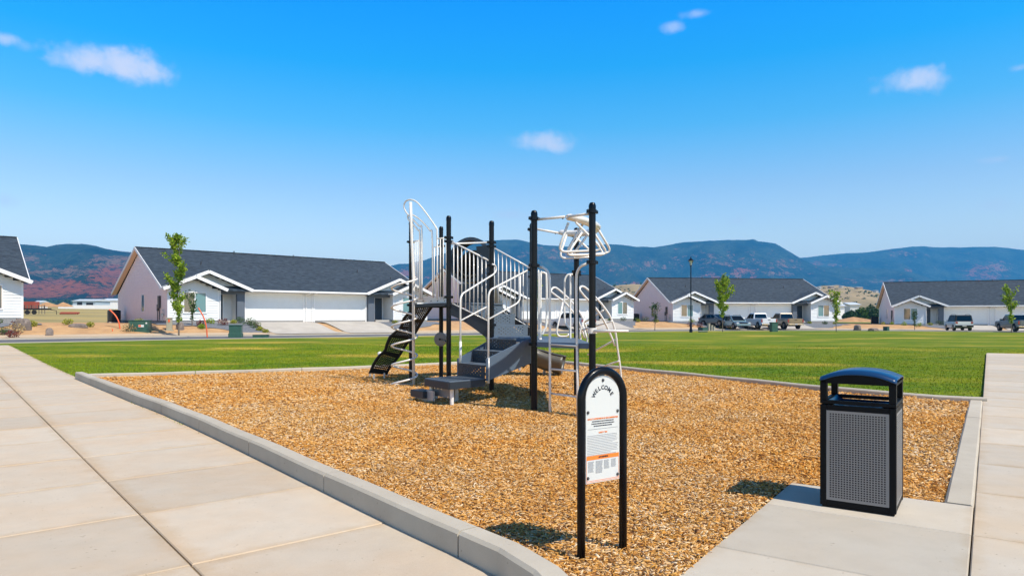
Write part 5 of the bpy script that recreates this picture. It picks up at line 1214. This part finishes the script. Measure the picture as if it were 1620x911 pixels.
def suv(paint, roof, L_=4.4, hw_=.92, h=1.78, boxy=True):
    V = empty('car'); a = L_/2; bz = 1.08 if boxy else .98
    sidebody([(-a, .50), (-a, bz-.02), (a-1.35, bz), (a-.15, bz-.08 if boxy else bz-.2), (a, .75), (a, .45)], hw_, paint, 'body', V, tuck=.06, wheels=(-a+.85, a-.88), wr=.42, z0=.34)
    if boxy: cabin(V, -a+.05, a-1.3, -a+.20, a-1.75, hw_-.05, bz-.02, h, .13, paint, ((.04, .28), (.31, .62), (.65, .95)), roofmt=roof)
    else: cabin(V, -a+.05, a-1.05, -a+.75, a-2.05, hw_-.04, bz-.02, h, .20, paint, ((.10, .36), (.39, .64), (.67, .93)), roofmt=roof)
    for y in (-.75, .75):
        MB().box(-a-.02, -a+.05, y-.11, y+.11, .82, 1.04).build('tail_light', M['redlt'], V, bevel=.02); MB().box(a-.10, a+.02, y-.14, y+.14, .66 if not boxy else .72, .80 if not boxy else .92).build('head_light', M['headlt'], V, bevel=.02)
    MB().box(-a-.08, -a+.05, -.90, .90, .42, .66).build('rear_bumper', M['dark'] if boxy else paint, V, bevel=.03); MB().box(-a-.09, -a-.075, -.2, .2, .50, .62).build('number_plate', M['plate'], V)
    MB().box(a-.05, a+.07, -.90, .90, .38, .60).build('front_bumper', M['dark'] if boxy else paint, V, bevel=.03); MB().box(a+.0, a+.03, -.5, .5, .62, .78).build('grille', M['dark'], V)
    for s in (-1, 1):
        MB().box(a-1.55, a-1.42, min(s*.88, s*1.05), max(s*.88, s*1.05), bz+.0, bz+.15).build('mirror', paint, V, bevel=.03)
        MB().tube([(-a+.6, s*(hw_-.24), h+.01), (-a+.7, s*(hw_-.24), h+.07), (a-2.3, s*(hw_-.24), h+.07), (a-2.2, s*(hw_-.24), h+.01)], .02, 6).build('roof_rail', M['dark'], V)
    for x in (-a+.85, a-.88):
        for y in (-.78, .78): wheel(V, x, y, .36, .24)
    MB().box(-a+.3, a-.3, -.6, .6, .28, .42).build('chassis', M['dark'], V); return V
def place(V, u, D, ang_deg, label, cat, group=None, dz=.10):
    x, y = (u-U0)/F*D, D; V.location = (x, y, z1(x, y)+dz); V.rotation_euler = (0, 0, math.radians(ang_deg)); tag(V, label, cat, group)
place(pickup(M['pwhite']), 1199, 84.0, 96, 'white pickup truck parked tail out between the blue car and the tan pickup', 'pickup truck', 'pickup trucks on the driveways')
place(pickup(M['ptan']), 1240, 83.5, 95, 'tan pickup truck with dusty tailgate parked at the right garage door', 'pickup truck', 'pickup trucks on the driveways')
place(suv(M['pblue'], None, 4.7, .92, 1.62, False), 1162, 83.5, -82, 'silver-blue wagon parked nose out beside the white pickup', 'car')
place(suv(M['pwhite'], M['dark'], 4.4, .94, 1.80, True), 1516, 79.5, 72, 'white boxy sport utility with black roof parked before the right duplex', 'car')
place(pickup(M['pwhite']), 905, 75.0, 123, 'white pickup truck seen through the ladder and hand loops of the climbing frame', 'pickup truck', 'pickup trucks on the driveways')
place(pickup(M['pdark']), 1607, 76.5, 76, 'dark grey pickup truck cut off by the right edge behind a young tree', 'pickup truck', 'pickup trucks on the driveways')
x, y = (1133-U0)/F*86, 86; place(suv(M['pdark'], None, 4.4, .9, 1.5, False), 1133, 86.5, -60, 'dark car mostly hidden behind the silver-blue wagon', 'car')

# ================================================================ trees and shrubs
def tree(u, D, vbase_z, H_, spread, nleaf, crown0, label, mt='leaf', lean=0, ls=.075, name='young_tree', group='young street trees', seed=1, stake=False, stem=.045, z=None):
    x, y = (u-U0)/F*D, D; z = z1(x, y) if z is None else z; T = empty(name, (x, y, z)); tag(T, label, 'tree', group); r = random.Random(seed); g = np.random.default_rng(seed)
    tr = [Vector((r.uniform(-.03, .03)*H_*k/8+lean*k/8, r.uniform(-.02, .02)*H_*k/8, H_*.97*k/8)) for k in range(9)]; tr[0] = Vector((0, 0, -.1)); tp = catmull(tr, 3)
    MB().tube(tp, stem, 7, r2=stem*.15).build('trunk', M['bark'], T, smooth=True)
    C = []; nlb = 26
    for k in range(nlb):
        t = crown0+(1-crown0)*(k/nlb)**.9; p = tp[int(t*(len(tp)-1))]; a = r.uniform(0, 2*math.pi); env = spread*(math.sin(math.pi*min(1, .18+.82*(1-(t-crown0)/(1-crown0))))**.8)*r.uniform(.35, 1.25)
        e_ = p+Vector((math.cos(a)*env, math.sin(a)*env, env*r.uniform(.7, 1.6)))
        mid_ = p.lerp(e_, .5)+Vector((0, 0, -env*.12)); MB().tube([p, mid_, e_], stem*.22, 5, 3, r2=.004).build('branch', M['bark'], T, smooth=True)
        nn = int(nleaf/nlb*r.uniform(.5, 1.6)); tt = g.uniform(.25, 1.05, nn)[:, None]; q = np.array(p)*(1-tt)+np.array(e_)*tt+g.normal(0, .055*spread+.05, (nn, 3)); C.append(q)
    C = np.vstack(C); V, Fc = leafcloud(len(C), *C.T, 0, ls); np_mesh('crown', V, Fc, M[mt], 4, 'stuff', T)
    return T
tree(283, 45.5, 0, 6.9, .85, 3600, .17, 'tall slim young tree with bright leaves before the nearest duplex', seed=3, ls=.085, stem=.06)
tree(1143, 68.5, 0, 5.1, 1.0, 2600, .36, 'bright yellow-green young tree right of the street lamp', seed=5, ls=.10)
tree(1323, 69, 0, 4.1, .65, 900, .30, 'small slim young tree in the gap between the two right duplexes', seed=8, ls=.09)
tree(1600, 63, 0, 4.1, .62, 1100, .28, 'young tree at the right edge in front of the dark pickup', seed=12, ls=.09)
tree(9, 46, 0, 2.6, .75, 900, .35, 'short dark-leaved tree by the white wall at the left edge', 'leafdk', seed=14, ls=.07, group='young street trees')
tree(1036, 80, 0, 3.0, .6, 500, .30, 'thin dark young tree against the shaded gable wall left of the lamp', 'leafdk', seed=17, ls=.08)
tree(304, 50.5, 0, 2.4, .42, 360, .25, 'thin ornamental sapling in front of the left duplex window', 'leafdk', seed=19, ls=.075)
tree(1447, 86, 0, 2.4, .35, 260, .25, 'thin sapling in front of the window of the right duplex', 'leafdk', seed=23, ls=.09)
tree(847, 75, 0, 5.0, .55, 800, .25, 'bright slim tree glimpsed between the black posts of the climbing frame', 'leaf', seed=29, ls=.09)
for k, (u, v, hgt) in enumerate(((1346, 492, 4.2), (1362, 492, 5.2), (1378, 492, 6.5), (1368, 493, 3.6), (1338, 491, 3.0))):
    hgt *= .62; D = 175+k*9; x, y = (u-U0)/F*D, D; z = z1(x, y)-.3; T = empty('bushy_tree', (x, y, z)); g = np.random.default_rng(50+k)
    tag(T, ['low round green tree', 'broad green tree', 'tallest green tree', 'small green tree', 'lowest green bush'][k]+' of the clump beyond the field, between the two right duplexes', 'tree', 'trees beyond the green field')
    MB().tube([(0, 0, 0), (.1, 0, hgt*.5)], .2, 6, r2=.1).build('trunk', M['bark'], T); n_ = 1500; q = g.normal(size=(n_, 3)); q /= np.linalg.norm(q, axis=1)[:, None]; q *= (g.random((n_, 1))**.35)*[hgt*.55, hgt*.55, hgt*.5]*(1+.25*np.sin(q[:, :1]*5+k)*np.cos(q[:, 2:]*6)); q[:, 2] += hgt*.55
    V, Fc = leafcloud(n_, *q.T, 0, .28); np_mesh('crown', V, Fc, M['leafdk' if k % 2 else 'leafblue'], 4, 'stuff', T)
def shrub(p, r_, label, mt='leafdk', h=None, n_=220, seed=0, name='shrub', group='shrubs in the rock beds', ls=.05):
    h = h or r_*1.2; T = empty(name, tuple(p)); tag(T, label, 'shrub', group); g = np.random.default_rng(seed)
    q = g.normal(size=(n_, 3)); q /= np.linalg.norm(q, axis=1)[:, None]; q *= (g.random((n_, 1))**.4)*[r_, r_, h*.6]; q[:, 2] = np.abs(q[:, 2]+h*.45)
    V, Fc = leafcloud(n_, *q.T, 0, ls); np_mesh('foliage', V, Fc, M[mt], 4, 'stuff', T)
    st = MB()
    for k in range(5): a = k*1.26; st.tube([(0, 0, -.05), (math.cos(a)*r_*.5, math.sin(a)*r_*.5, h*.6)], .012, 4)
    st.build('stem', M['bark'], T, kind='stuff')
    return T
sd = 100
COLN = {'leafdk': 'dark green', 'leafyel': 'yellow', 'leafred': 'dark red', 'straw': 'dry straw', 'leaf': 'bright green'}
SH = {0: [(12.4, -2.2, .45, 'leafdk'), (15.6, -1.9, .4, 'leafdk'), (16.6, -3.4, .4, 'leafred'), (17.4, -3.2, .3, 'leafyel')],
      1: [(-1.0, -1.7, .42, 'leafdk'), (-.75, -3.1, .5, 'leafdk'), (-.65, -4.1, .45, 'leafdk'), (-.7, -5.1, .26, 'leafyel'), (-.6, -6.0, .25, 'leafyel'), (-1.6, -2.0, .26, 'leafyel'), (-2.7, -3.0, .45, 'leafred'), (-4.4, -3.4, .4, 'leafred'), (-3.4, -2.2, .36, 'leaf'), (-4.6, -4.2, .3, 'leaf'), (12.6, -2.6, .3, 'leafyel'), (14.6, -2.0, .3, 'leafdk'), (-8.0, -1.0, .35, 'leafyel')],
      2: [(12.0, -2.2, .35, 'leafdk'), (14.4, -2.0, .5, 'leafdk'), (16.0, -2.8, .45, 'leafdk'), (17.2, -3.2, .5, 'leafdk'), (15.2, -4.0, .3, 'leafyel'), (17.8, -4.6, .3, 'leafyel'), (-3, -2, .3, 'leafdk')],
      3: [(-3.9, -1.9, .45, 'leaf'), (-5.2, -4.6, .5, 'leafred'), (-4.1, -4.9, .45, 'leafred'), (-2.0, -1.8, .5, 'leafdk'), (-.9, -3.2, .6, 'leafred'), (-.7, -4.6, .5, 'leafred'), (-1.6, -5.6, .35, 'leafyel'), (-.6, -6.0, .3, 'leafyel'), (12.8, -1.6, .3, 'leafyel'), (14.6, -2.2, .4, 'leafdk'), (16.1, -2.1, .3, 'leafyel')],
      4: [(-6.6, -2.4, .3, 'leaf'), (-5.4, -4.4, .4, 'leaf'), (-3.7, -4.8, .42, 'leaf'), (-2.2, -3.2, .35, 'leafyel'), (-.9, -2.2, .6, 'leafdk'), (-.6, -5.2, .25, 'leafyel'), (-7.6, -2.0, .3, 'leafyel')]}
HN = ['leftmost duplex', 'near left duplex', 'duplex behind the playground', 'duplex behind the lamp', 'right edge duplex']
for i, lst in SH.items():
    for j, (x, y, r_, mt) in enumerate(lst):
        sd += 1; where = ('under the left window' if x < -2.2 else 'by the left entry' if x < 0 else 'beside the driveway' if x < 5 else 'by the right entry' if x < 13.4 else 'by the right wall')
        same = sorted([s_ for s_ in lst if s_[3] == mt and (s_[2] < .36) == (r_ < .36) and ((s_[0] < -2.2)*1+(s_[0] < 0)*1+(s_[0] < 5)*1+(s_[0] < 13.4)*1) == ((x < -2.2)*1+(x < 0)*1+(x < 5)*1+(x < 13.4)*1)], key=lambda s_: s_[0])
        k_ = same.index((x, y, r_, mt)); sfx = '' if len(same) == 1 else (', left one' if k_ == 0 else ', right one' if k_ == len(same)-1 else ', middle one')
        q = hl(i, x, y); shrub(q, r_, f'{COLN[mt]} {"small" if r_ < .36 else "round"} shrub {where} of the {HN[i]}{sfx}', mt, seed=sd)
for k, (u, v, D, mt, r_) in enumerate(((107, 515, 46, 'leafyel', .34), (143, 516, 46, 'leafyel', .26), (204, 512, 46, 'straw', .5), (5, 521, 41, 'leafdk', .4), (26, 517, 42, 'straw', .5), (20, 523, 40, 'leafred', .4))):
    x, y = (u-U0)/F*D, D; shrub((x, y, z1(x, y)+.03), r_, f'{COLN[mt]} clump on the tan gravel '+['beside the flat boulder', 'right of the flat boulder', 'left of the green transformer', 'at the left edge of the photo', 'left of the leftmost duplex corner', 'near the street at the left edge'][k], mt, seed=300+k, h=.55 if mt == 'straw' else None)

# ================================================================ street things
def at(u, D, dz=0.0): x, y = (u-U0)/F*D, D; return Vector((x, y, z1(x, y)+dz))
# lamp
p = at(1093, 65.5); LP = empty('street_lamp', tuple(p)); tag(LP, 'black street lamp with a glass lantern at the far edge of the lawn', 'street lamp'); Hh = 6.35
MB().lathe([(.16, -.1), (.16, .25), (.11, .35), (.10, .9), (.065, 1.0), (.05, Hh), (.09, Hh+.02), (.09, Hh+.08)], (0, 0, 0), 14).build('post', M['black'], LP, smooth='auto')
M['lglass'] = mat('lantern_glass', (.62, .64, .62), .2, spec=.6)
MB().lathe([(.09, Hh+.10), (.19, Hh+.50)], (0, 0, 0), 8).build('lantern_glass', M['lglass'], LP)
lf = MB(); lf.lathe([(.30, Hh+.50), (.27, Hh+.56), (.10, Hh+.72), (.05, Hh+.76), (.03, Hh+.92), (.0, Hh+.95)], (0, 0, 0), 10)
lf.build('lamp_cap', M['black'], LP); lb = MB()
for k in range(8): a = k*math.pi/4; lb.bar((.09*math.cos(a), .09*math.sin(a), Hh+.10), (.195*math.cos(a), .195*math.sin(a), Hh+.50), .02, .02)
lb.build('lantern_bars', M['black'], LP, kind='stuff')
def ubox(name, u, D, w_, d_, h, label, mt='green', cat='utility box', rz=.6, cap=True, tilt=0):
    p = at(u, D); O = empty(name, tuple(p), rz); tag(O, label, cat)
    MB().box(-w_/2, w_/2, -d_/2, d_/2, -.05, h*.92).build('cabinet', M[mt], O, bevel=.02)
    if cap: MB().box(-w_/2-.03, w_/2+.03, -d_/2-.03, d_/2+.03, h*.92, h).build('lid', M[mt], O, bevel=.015)
    return O
o = ubox('utility_pedestal', 373, 44.0, .72, .62, .80, 'upright green utility pedestal on the lawn edge before the left driveway', rz=.2)
MB().box(-.40, .40, -.34, .34, -.05, .26).build('base', M['green'], o, bevel=.02)
ubox('ground_vault', 413, 44.2, .95, .6, .16, 'low flat green utility vault on the lawn edge, right of the upright pedestal', rz=.2)
o = ubox('transformer', 222, 46.8, 1.22, .95, .74, 'green pad transformer with an orange and white warning sticker on the gravel', rz=.25)
MB().box(-.72, .72, -.6, .6, -.12, .10).build('pad', M['green'], o); MB().box(.0, .34, -.485, -.478, .26, .42).build('sticker', M['signw'], o); MB().box(.01, .16, -.489, -.486, .28, .41).build('sticker_print', M['orange'], o); MB().box(.44, .54, -.485, -.478, .48, .58).build('sticker', M['signw'], o)
o = ubox('cable_pedestal', 268, 48, .36, .30, .92, 'tan cable pedestal with an orange sticker left of the slim tree', 'tanbox', rz=.3); MB().box(-.06, .06, -.175, -.165, .6, .8).build('sticker', M['orange'], o); MB().box(-.35, .3, -.28, .28, -.05, .05).build('base', M['tanbox'], o)
o = ubox('green_bin', 1224, 69, .62, .58, .98, 'dark green utility bin standing at the far lawn edge before the pickups', rz=.1)
ubox('ground_vault', 1112, 67.5, .8, .5, .10, 'flat green vault lid beside the street lamp foot', rz=.1)
ubox('transformer', 1112, 77.5, .9, .7, .35, 'low green cabinet by the entry of the duplex behind the lamp')
ubox('utility_pedestal', 1402, 80, .5, .5, .5, 'small green pedestal on the gravel before the right duplex')
for k, (u, h) in enumerate(((1121, .8), (1125.5, .6), (1129, .45))): o = ubox('cable_pedestal', u, 78.0, .26, .26, h, ['tallest', 'middle', 'shortest'][k]+' of three tan cable pedestals near the dark car', 'tanbox')
def marker(u, v0_, v1_, D, bend, label):
    p = at(u, D); h = (v1_-v0_)/F*D; O = empty('marker_pole', tuple(p)); tag(O, label, 'marker'); MB().tube([(0, 0, -.1), (-bend*.12, 0, h*.35), (-bend*.45, 0, h*.7), (-bend, 0, h)], .045, 8, 5).build('flexible_pole', M['orange'], O, smooth=True)
    MB().tube([(-bend*.97, 0, h*.965), (-bend*1.01, 0, h*1.0)], .05, 8).build('tip', M['orange'], O)
marker(328, 490, 536, 44.3, .58, 'bent orange marker pole at the lawn edge before the left duplex'); marker(190, 490, 521, 46.5, .72, 'bent orange marker pole leaning left of the green transformer')
p = at(178, 45.5); O = empty('marker_stub', tuple(p)); tag(O, 'short broken orange stub in the gravel beside the leaning marker', 'marker'); MB().tube([(0, 0, -.05), (.0, 0, .1), (-.03, 0, .22)], .03, 6).build('stub', M['orange'], O)
def ac(i, x, y, label, s=1.0):
    q = hl(i, x, y); O = empty('air_conditioner', tuple(q), HS[i][1]); tag(O, label, 'air conditioner', 'air conditioners by the gable walls'); w_ = .42*s
    MB().box(-w_, w_, -w_, w_, 0, .10).build('pad', M['found'], O); MB().box(-w_*.94, w_*.94, -w_*.94, w_*.94, .10, 1.12).build('casing', M['canblack'], O, bevel=.05)
    sl = MB()
    for k in range(14): z = .18+k*.062; sl.box(-w_*.97, w_*.97, -w_*.97, w_*.97, z, z+.02)
    sl.build('louvres', M['vent'], O, kind='stuff'); MB().lathe([(w_*.8, 1.12), (w_*.8, 1.15), (.05, 1.17)], (0, 0, 0), 16).build('fan_guard', M['vent'], O)
ac(1, -7.0, 13.2, 'big black air conditioner by the back corner of the nearest left gable wall', 1.15); ac(3, -6.9, 11.5, 'dark air conditioner at the gable wall behind the street lamp'); ac(4, -6.9, 14.5, 'dark air conditioner at the gable wall of the right edge duplex', 1.3)
def boulder(u, D, sx_, sy_, sz_, label, seed):
    p = at(u, D); g = np.random.default_rng(seed); b = MB(); nu, nv = 14, 9
    for j in range(nv+1):
        for i in range(nu):
            a = 2*math.pi*i/nu; ph = math.pi/2*(j/nv); r_ = 1+.16*math.sin(3*a+seed)+.10*math.cos(5*a+j)+g.uniform(-.05, .05); c_ = math.cos(ph)**.6; b.v.append((math.cos(a)*c_*sx_*r_, math.sin(a)*c_*sy_*r_, (math.sin(ph)**.8)*sz_-.05))
    for j in range(nv):
        for i in range(nu): b.f.append((j*nu+i, j*nu+(i+1) % nu, (j+1)*nu+(i+1) % nu, (j+1)*nu+i))
    o = b.build('boulder', M['boulder'], smooth='auto'); o.location = p; tag(o, label, 'boulder', 'landscape boulders on the gravel'); return o
boulder(78, 42.0, .21, .2, .60, 'upright grey boulder standing alone on the tan gravel at left', 1); boulder(123, 45.5, .58, .4, .30, 'flat pale boulder beside the yellow clump', 2); boulder(37, 43, .5, .4, .75, 'big brown boulder at the corner of the leftmost duplex', 3)
boulder(12, 41.5, .4, .3, .35, 'low brown boulder at the left edge by the street', 4); boulder(285, 48.6, .26, .22, .62, 'tan boulder behind the trunk of the slim tree', 5); boulder(1357, 78, .4, .4, .75, 'upright brown boulder in the gap between the right duplexes', 6); boulder(1382, 77, .6, .4, .4, 'low pale boulder on the gravel left of the small pedestal', 7)
# distant place: container, sheds, trailer, dirt heaps, far houses
def far(name, u0_, u1_, vt, vb, D, dep, mt, label, cat, roof=None, extra=None, rz=0, bz=-3):
    w_ = (u1_-u0_)/F*D; h = (vb-vt)/F*D; x = ((u0_+u1_)/2-U0)/F*D; z = EYE+(V0-vb)/F*D; O = empty(name, (x, D, z), rz); tag(O, label, cat)
    MB().box(-w_/2, w_/2, 0, dep, bz, h).build('wall', M[mt], O)
    if roof: MB().add([(-w_/2-.5, -.6, h), (w_/2+.5, -.6, h), (w_/2+.5, dep+.5, h), (-w_/2-.5, dep+.5, h), (-w_/2-.5, dep/2, h+roof), (w_/2+.5, dep/2, h+roof)], [(0,1,5,4),(2,3,4,5),(0,4,3),(1,2,5),(0,3,2,1)]).build('roof', M['farroof'], O)
    for (a, b_, c_, d_) in (extra or []): MB().box(-w_/2+a*w_, -w_/2+b_*w_, -.12, -.02, c_*h, d_*h).build('opening', M['dark'], O)
    return O
M['farroof'] = mat('pale_metal_roof', (.55, .60, .64), .5); M['farwall'] = mat('pale_shed_wall', (.40, .50, .58), .6); M['container'] = mat('red_container', (.38, .07, .035), .6, var=.3); M['heap'] = mat('dirt_heap', (.50, .28, .13), .95, var=.3, vscale=.8); M['tanhouse'] = mat('tan_far_house', (.42, .34, .26), .8)
o = far('container', 22, 54, 477, 484, 260, 3, 'container', 'rust red container far across the field at left', 'container'); cr_ = MB(); w_ = 32/F*260
for k in range(20): cr_.box(-w_/2+k*w_/20, -w_/2+(k+.5)*w_/20, -.06, 0, .1, 1.6)
cr_.build('corrugation', M['container'], o, kind='stuff')
far('shed', 115, 151, 476, 483, 330, 12, 'farwall', 'pale blue metal shed with dark open bays beyond the field', 'shed', 1.0, [(.2, .42, 0, .75), (.6, .9, 0, .6)])
far('shed', 156, 198, 475.5, 479.5, 420, 20, 'trim', 'long low white building beyond the field, right of the blue shed', 'shed', 1.6); far('shed', 92, 186, 482.6, 484.6, 300, 3, 'trim', 'low white wall strip in front of the far sheds', 'wall')
far('shed', 55, 64, 478, 484, 320, 5, 'trim', 'tiny white shed right of the rust red container', 'shed', .8)
for k, (u, w_, h_, D) in enumerate(((74, 5.0, 1.9, 270), (100, 3.6, 1.9, 275), (1350, 6, 1.3, 130))):
    b = MB(); g = np.random.default_rng(k); nu = 20
    for j in range(7):
        for i in range(nu): a = 2*math.pi*i/nu; t = j/6; r_ = (1-t)*(1+.15*math.sin(3*a+k)); b.v.append((math.cos(a)*w_*r_, math.sin(a)*w_*.6*r_, h_*(t**.8)-.2))
    for j in range(6):
        for i in range(nu): b.f.append((j*nu+i, j*nu+(i+1) % nu, (j+1)*nu+(i+1) % nu, (j+1)*nu+i))
    o = b.build('dirt_heap', M['heap'], smooth=True); p = at(u, D); o.location = p if k == 2 else Vector((p.x, p.y, EYE+(V0-484.5)/F*D)); tag(o, ['wide orange dirt heap beyond the field', 'narrow orange dirt heap left of the blue shed', 'low tan dirt mound between the two right duplexes'][k], 'dirt heap')
p = Vector(((56-U0)/F*110, 110, 0)); p.z = z1(p.x, p.y); T = empty('flat_trailer', tuple(p)); tag(T, 'dark flatbed trailer parked in the field behind the left gravel', 'trailer')
MB().box(-2.3, 2.0, -.9, .9, .75, 1.0).build('deck', M['dark'], T)
for x in (-.6, .5): MB().lathe([(.36, -.1), (.36, .1)], (x, -1.0, .36), 14, Matrix.Rotation(math.radians(90), 4, 'X')).build('wheel', M['rubber'], T)
for x in (-2.2, -1.1, 0, 1.1, 2.0): MB().bar((x, -.88, 1.0), (x, -.88, 1.5), .06, .06).build('stake', M['dark'], T)
MB().tube([(2.0, 0, .85), (3.4, 0, .6), (3.4, 0, 0)], .05, 6).build('drawbar', M['dark'], T)
p = Vector(((106-U0)/F*115, 115, 0)); p.z = z1(p.x, p.y); T = empty('pipe_pile', tuple(p)); tag(T, 'low pile of rust red pipes lying in the dry field', 'pipe pile')
for k in range(4): MB().tube([(-1.2, k*.25, .15+.12*(k % 2)), (1.6, k*.25, .15+.12*(k % 2))], .13, 8).build('pipe', M['container'], T)
far('far_house', 1322, 1336, 484, 491, 230, 9, 'trim', 'white low building right of the small tree in the far gap', 'house', 1.2); far('far_house', 1345, 1360, 482, 489, 260, 9, 'signw', 'pale building behind the clump of green trees', 'house', 1.0)
far('far_house', 1271, 1283, 491, 495, 210, 6, 'trim', 'tiny white shed beyond the green field', 'shed', .6)
for k, (u, v, w_) in enumerate(((1298, 453.5, 5), (1317, 452.5, 9), (1333, 451.5, 4), (1361, 453.5, 14), (1388, 459, 6))):
    far('hill_house', u-w_/2*.6, u+w_/2*.6, v+.6, v+2.2, 800, 8, 'tanhouse' if k in (3, 1) else 'signw', ['tiny white house at the left of the hill crest', 'tan house on the hill crest', 'small pale house on the middle of the hill crest', 'wide tan house on the hill crest, right of centre', 'small white house low at the right end of the hill'][k], 'house', .5, bz=-.8)
# green strip behind the gap
drape('green_field', lambda u, v: (((1262+150*u-U0)/F)*(112+95*v), 112+95*v), 14, 10, M['greenfield'], .12)
# post rail fence pieces far left
T = empty('post_fence', (0, 0, 0)); tag(T, 'line of thin dark posts and rail across the dry field at left', 'fence'); prev = None
for k in range(9):
    u = 34+k*4.6; D = 125; x = (u-U0)/F*D; z = z1(x, D); MB().bar((x, D, z-.2), (x, D, z+1.5), .09, .09).build('fence_post', M['bark'], T)
    if prev: MB().bar((prev[0], D, prev[1]+1.2), (x, D, z+1.2), .05, .06).build('fence_rail', M['bark'], T)
    prev = (x, z)
# a few stray chips on the path
nch = 40; tt = rng.uniform(0, 9, nch); oo = np.abs(rng.normal(0, .10, nch))+.03; base = np.array([[K0.x+dK.x*t+nK.x*o, K0.y+dK.y*t+nK.y*o, .018] for t, o in zip(tt, oo)])
V = []; 
for c in base:
    a = rng.uniform(0, 6.28); l_ = rng.uniform(.003, .007); w_ = l_*.35; d_ = np.array([math.cos(a), math.sin(a), 0]); s_ = np.array([-math.sin(a), math.cos(a), .1]); V += [c-d_*l_-s_*w_, c+d_*l_-s_*w_, c+d_*l_+s_*w_, c-d_*l_+s_*w_]
np_mesh('stray_chips', np.array(V), np.arange(len(V)).reshape(-1, 4), M['chip'], 4)
# ================================================================ haze: the air between here and the mountains
hm = bpy.data.materials.new('haze_air'); hm.use_nodes = True; t = hm.node_tree; t.nodes.clear()
pv_ = t.nodes.new('ShaderNodeVolumePrincipled'); pv_.inputs['Color'].default_value = (.09, .50, 1.0, 1); pv_.inputs['Density'].default_value = 1.55e-4; pv_.inputs['Anisotropy'].default_value = .0
t.links.new(pv_.outputs[0], t.nodes.new('ShaderNodeOutputMaterial').inputs['Volume'])
hz = MB().box(-14000, 14000, -600, 8200, -25, 690).build('haze', hm, kind='stuff')
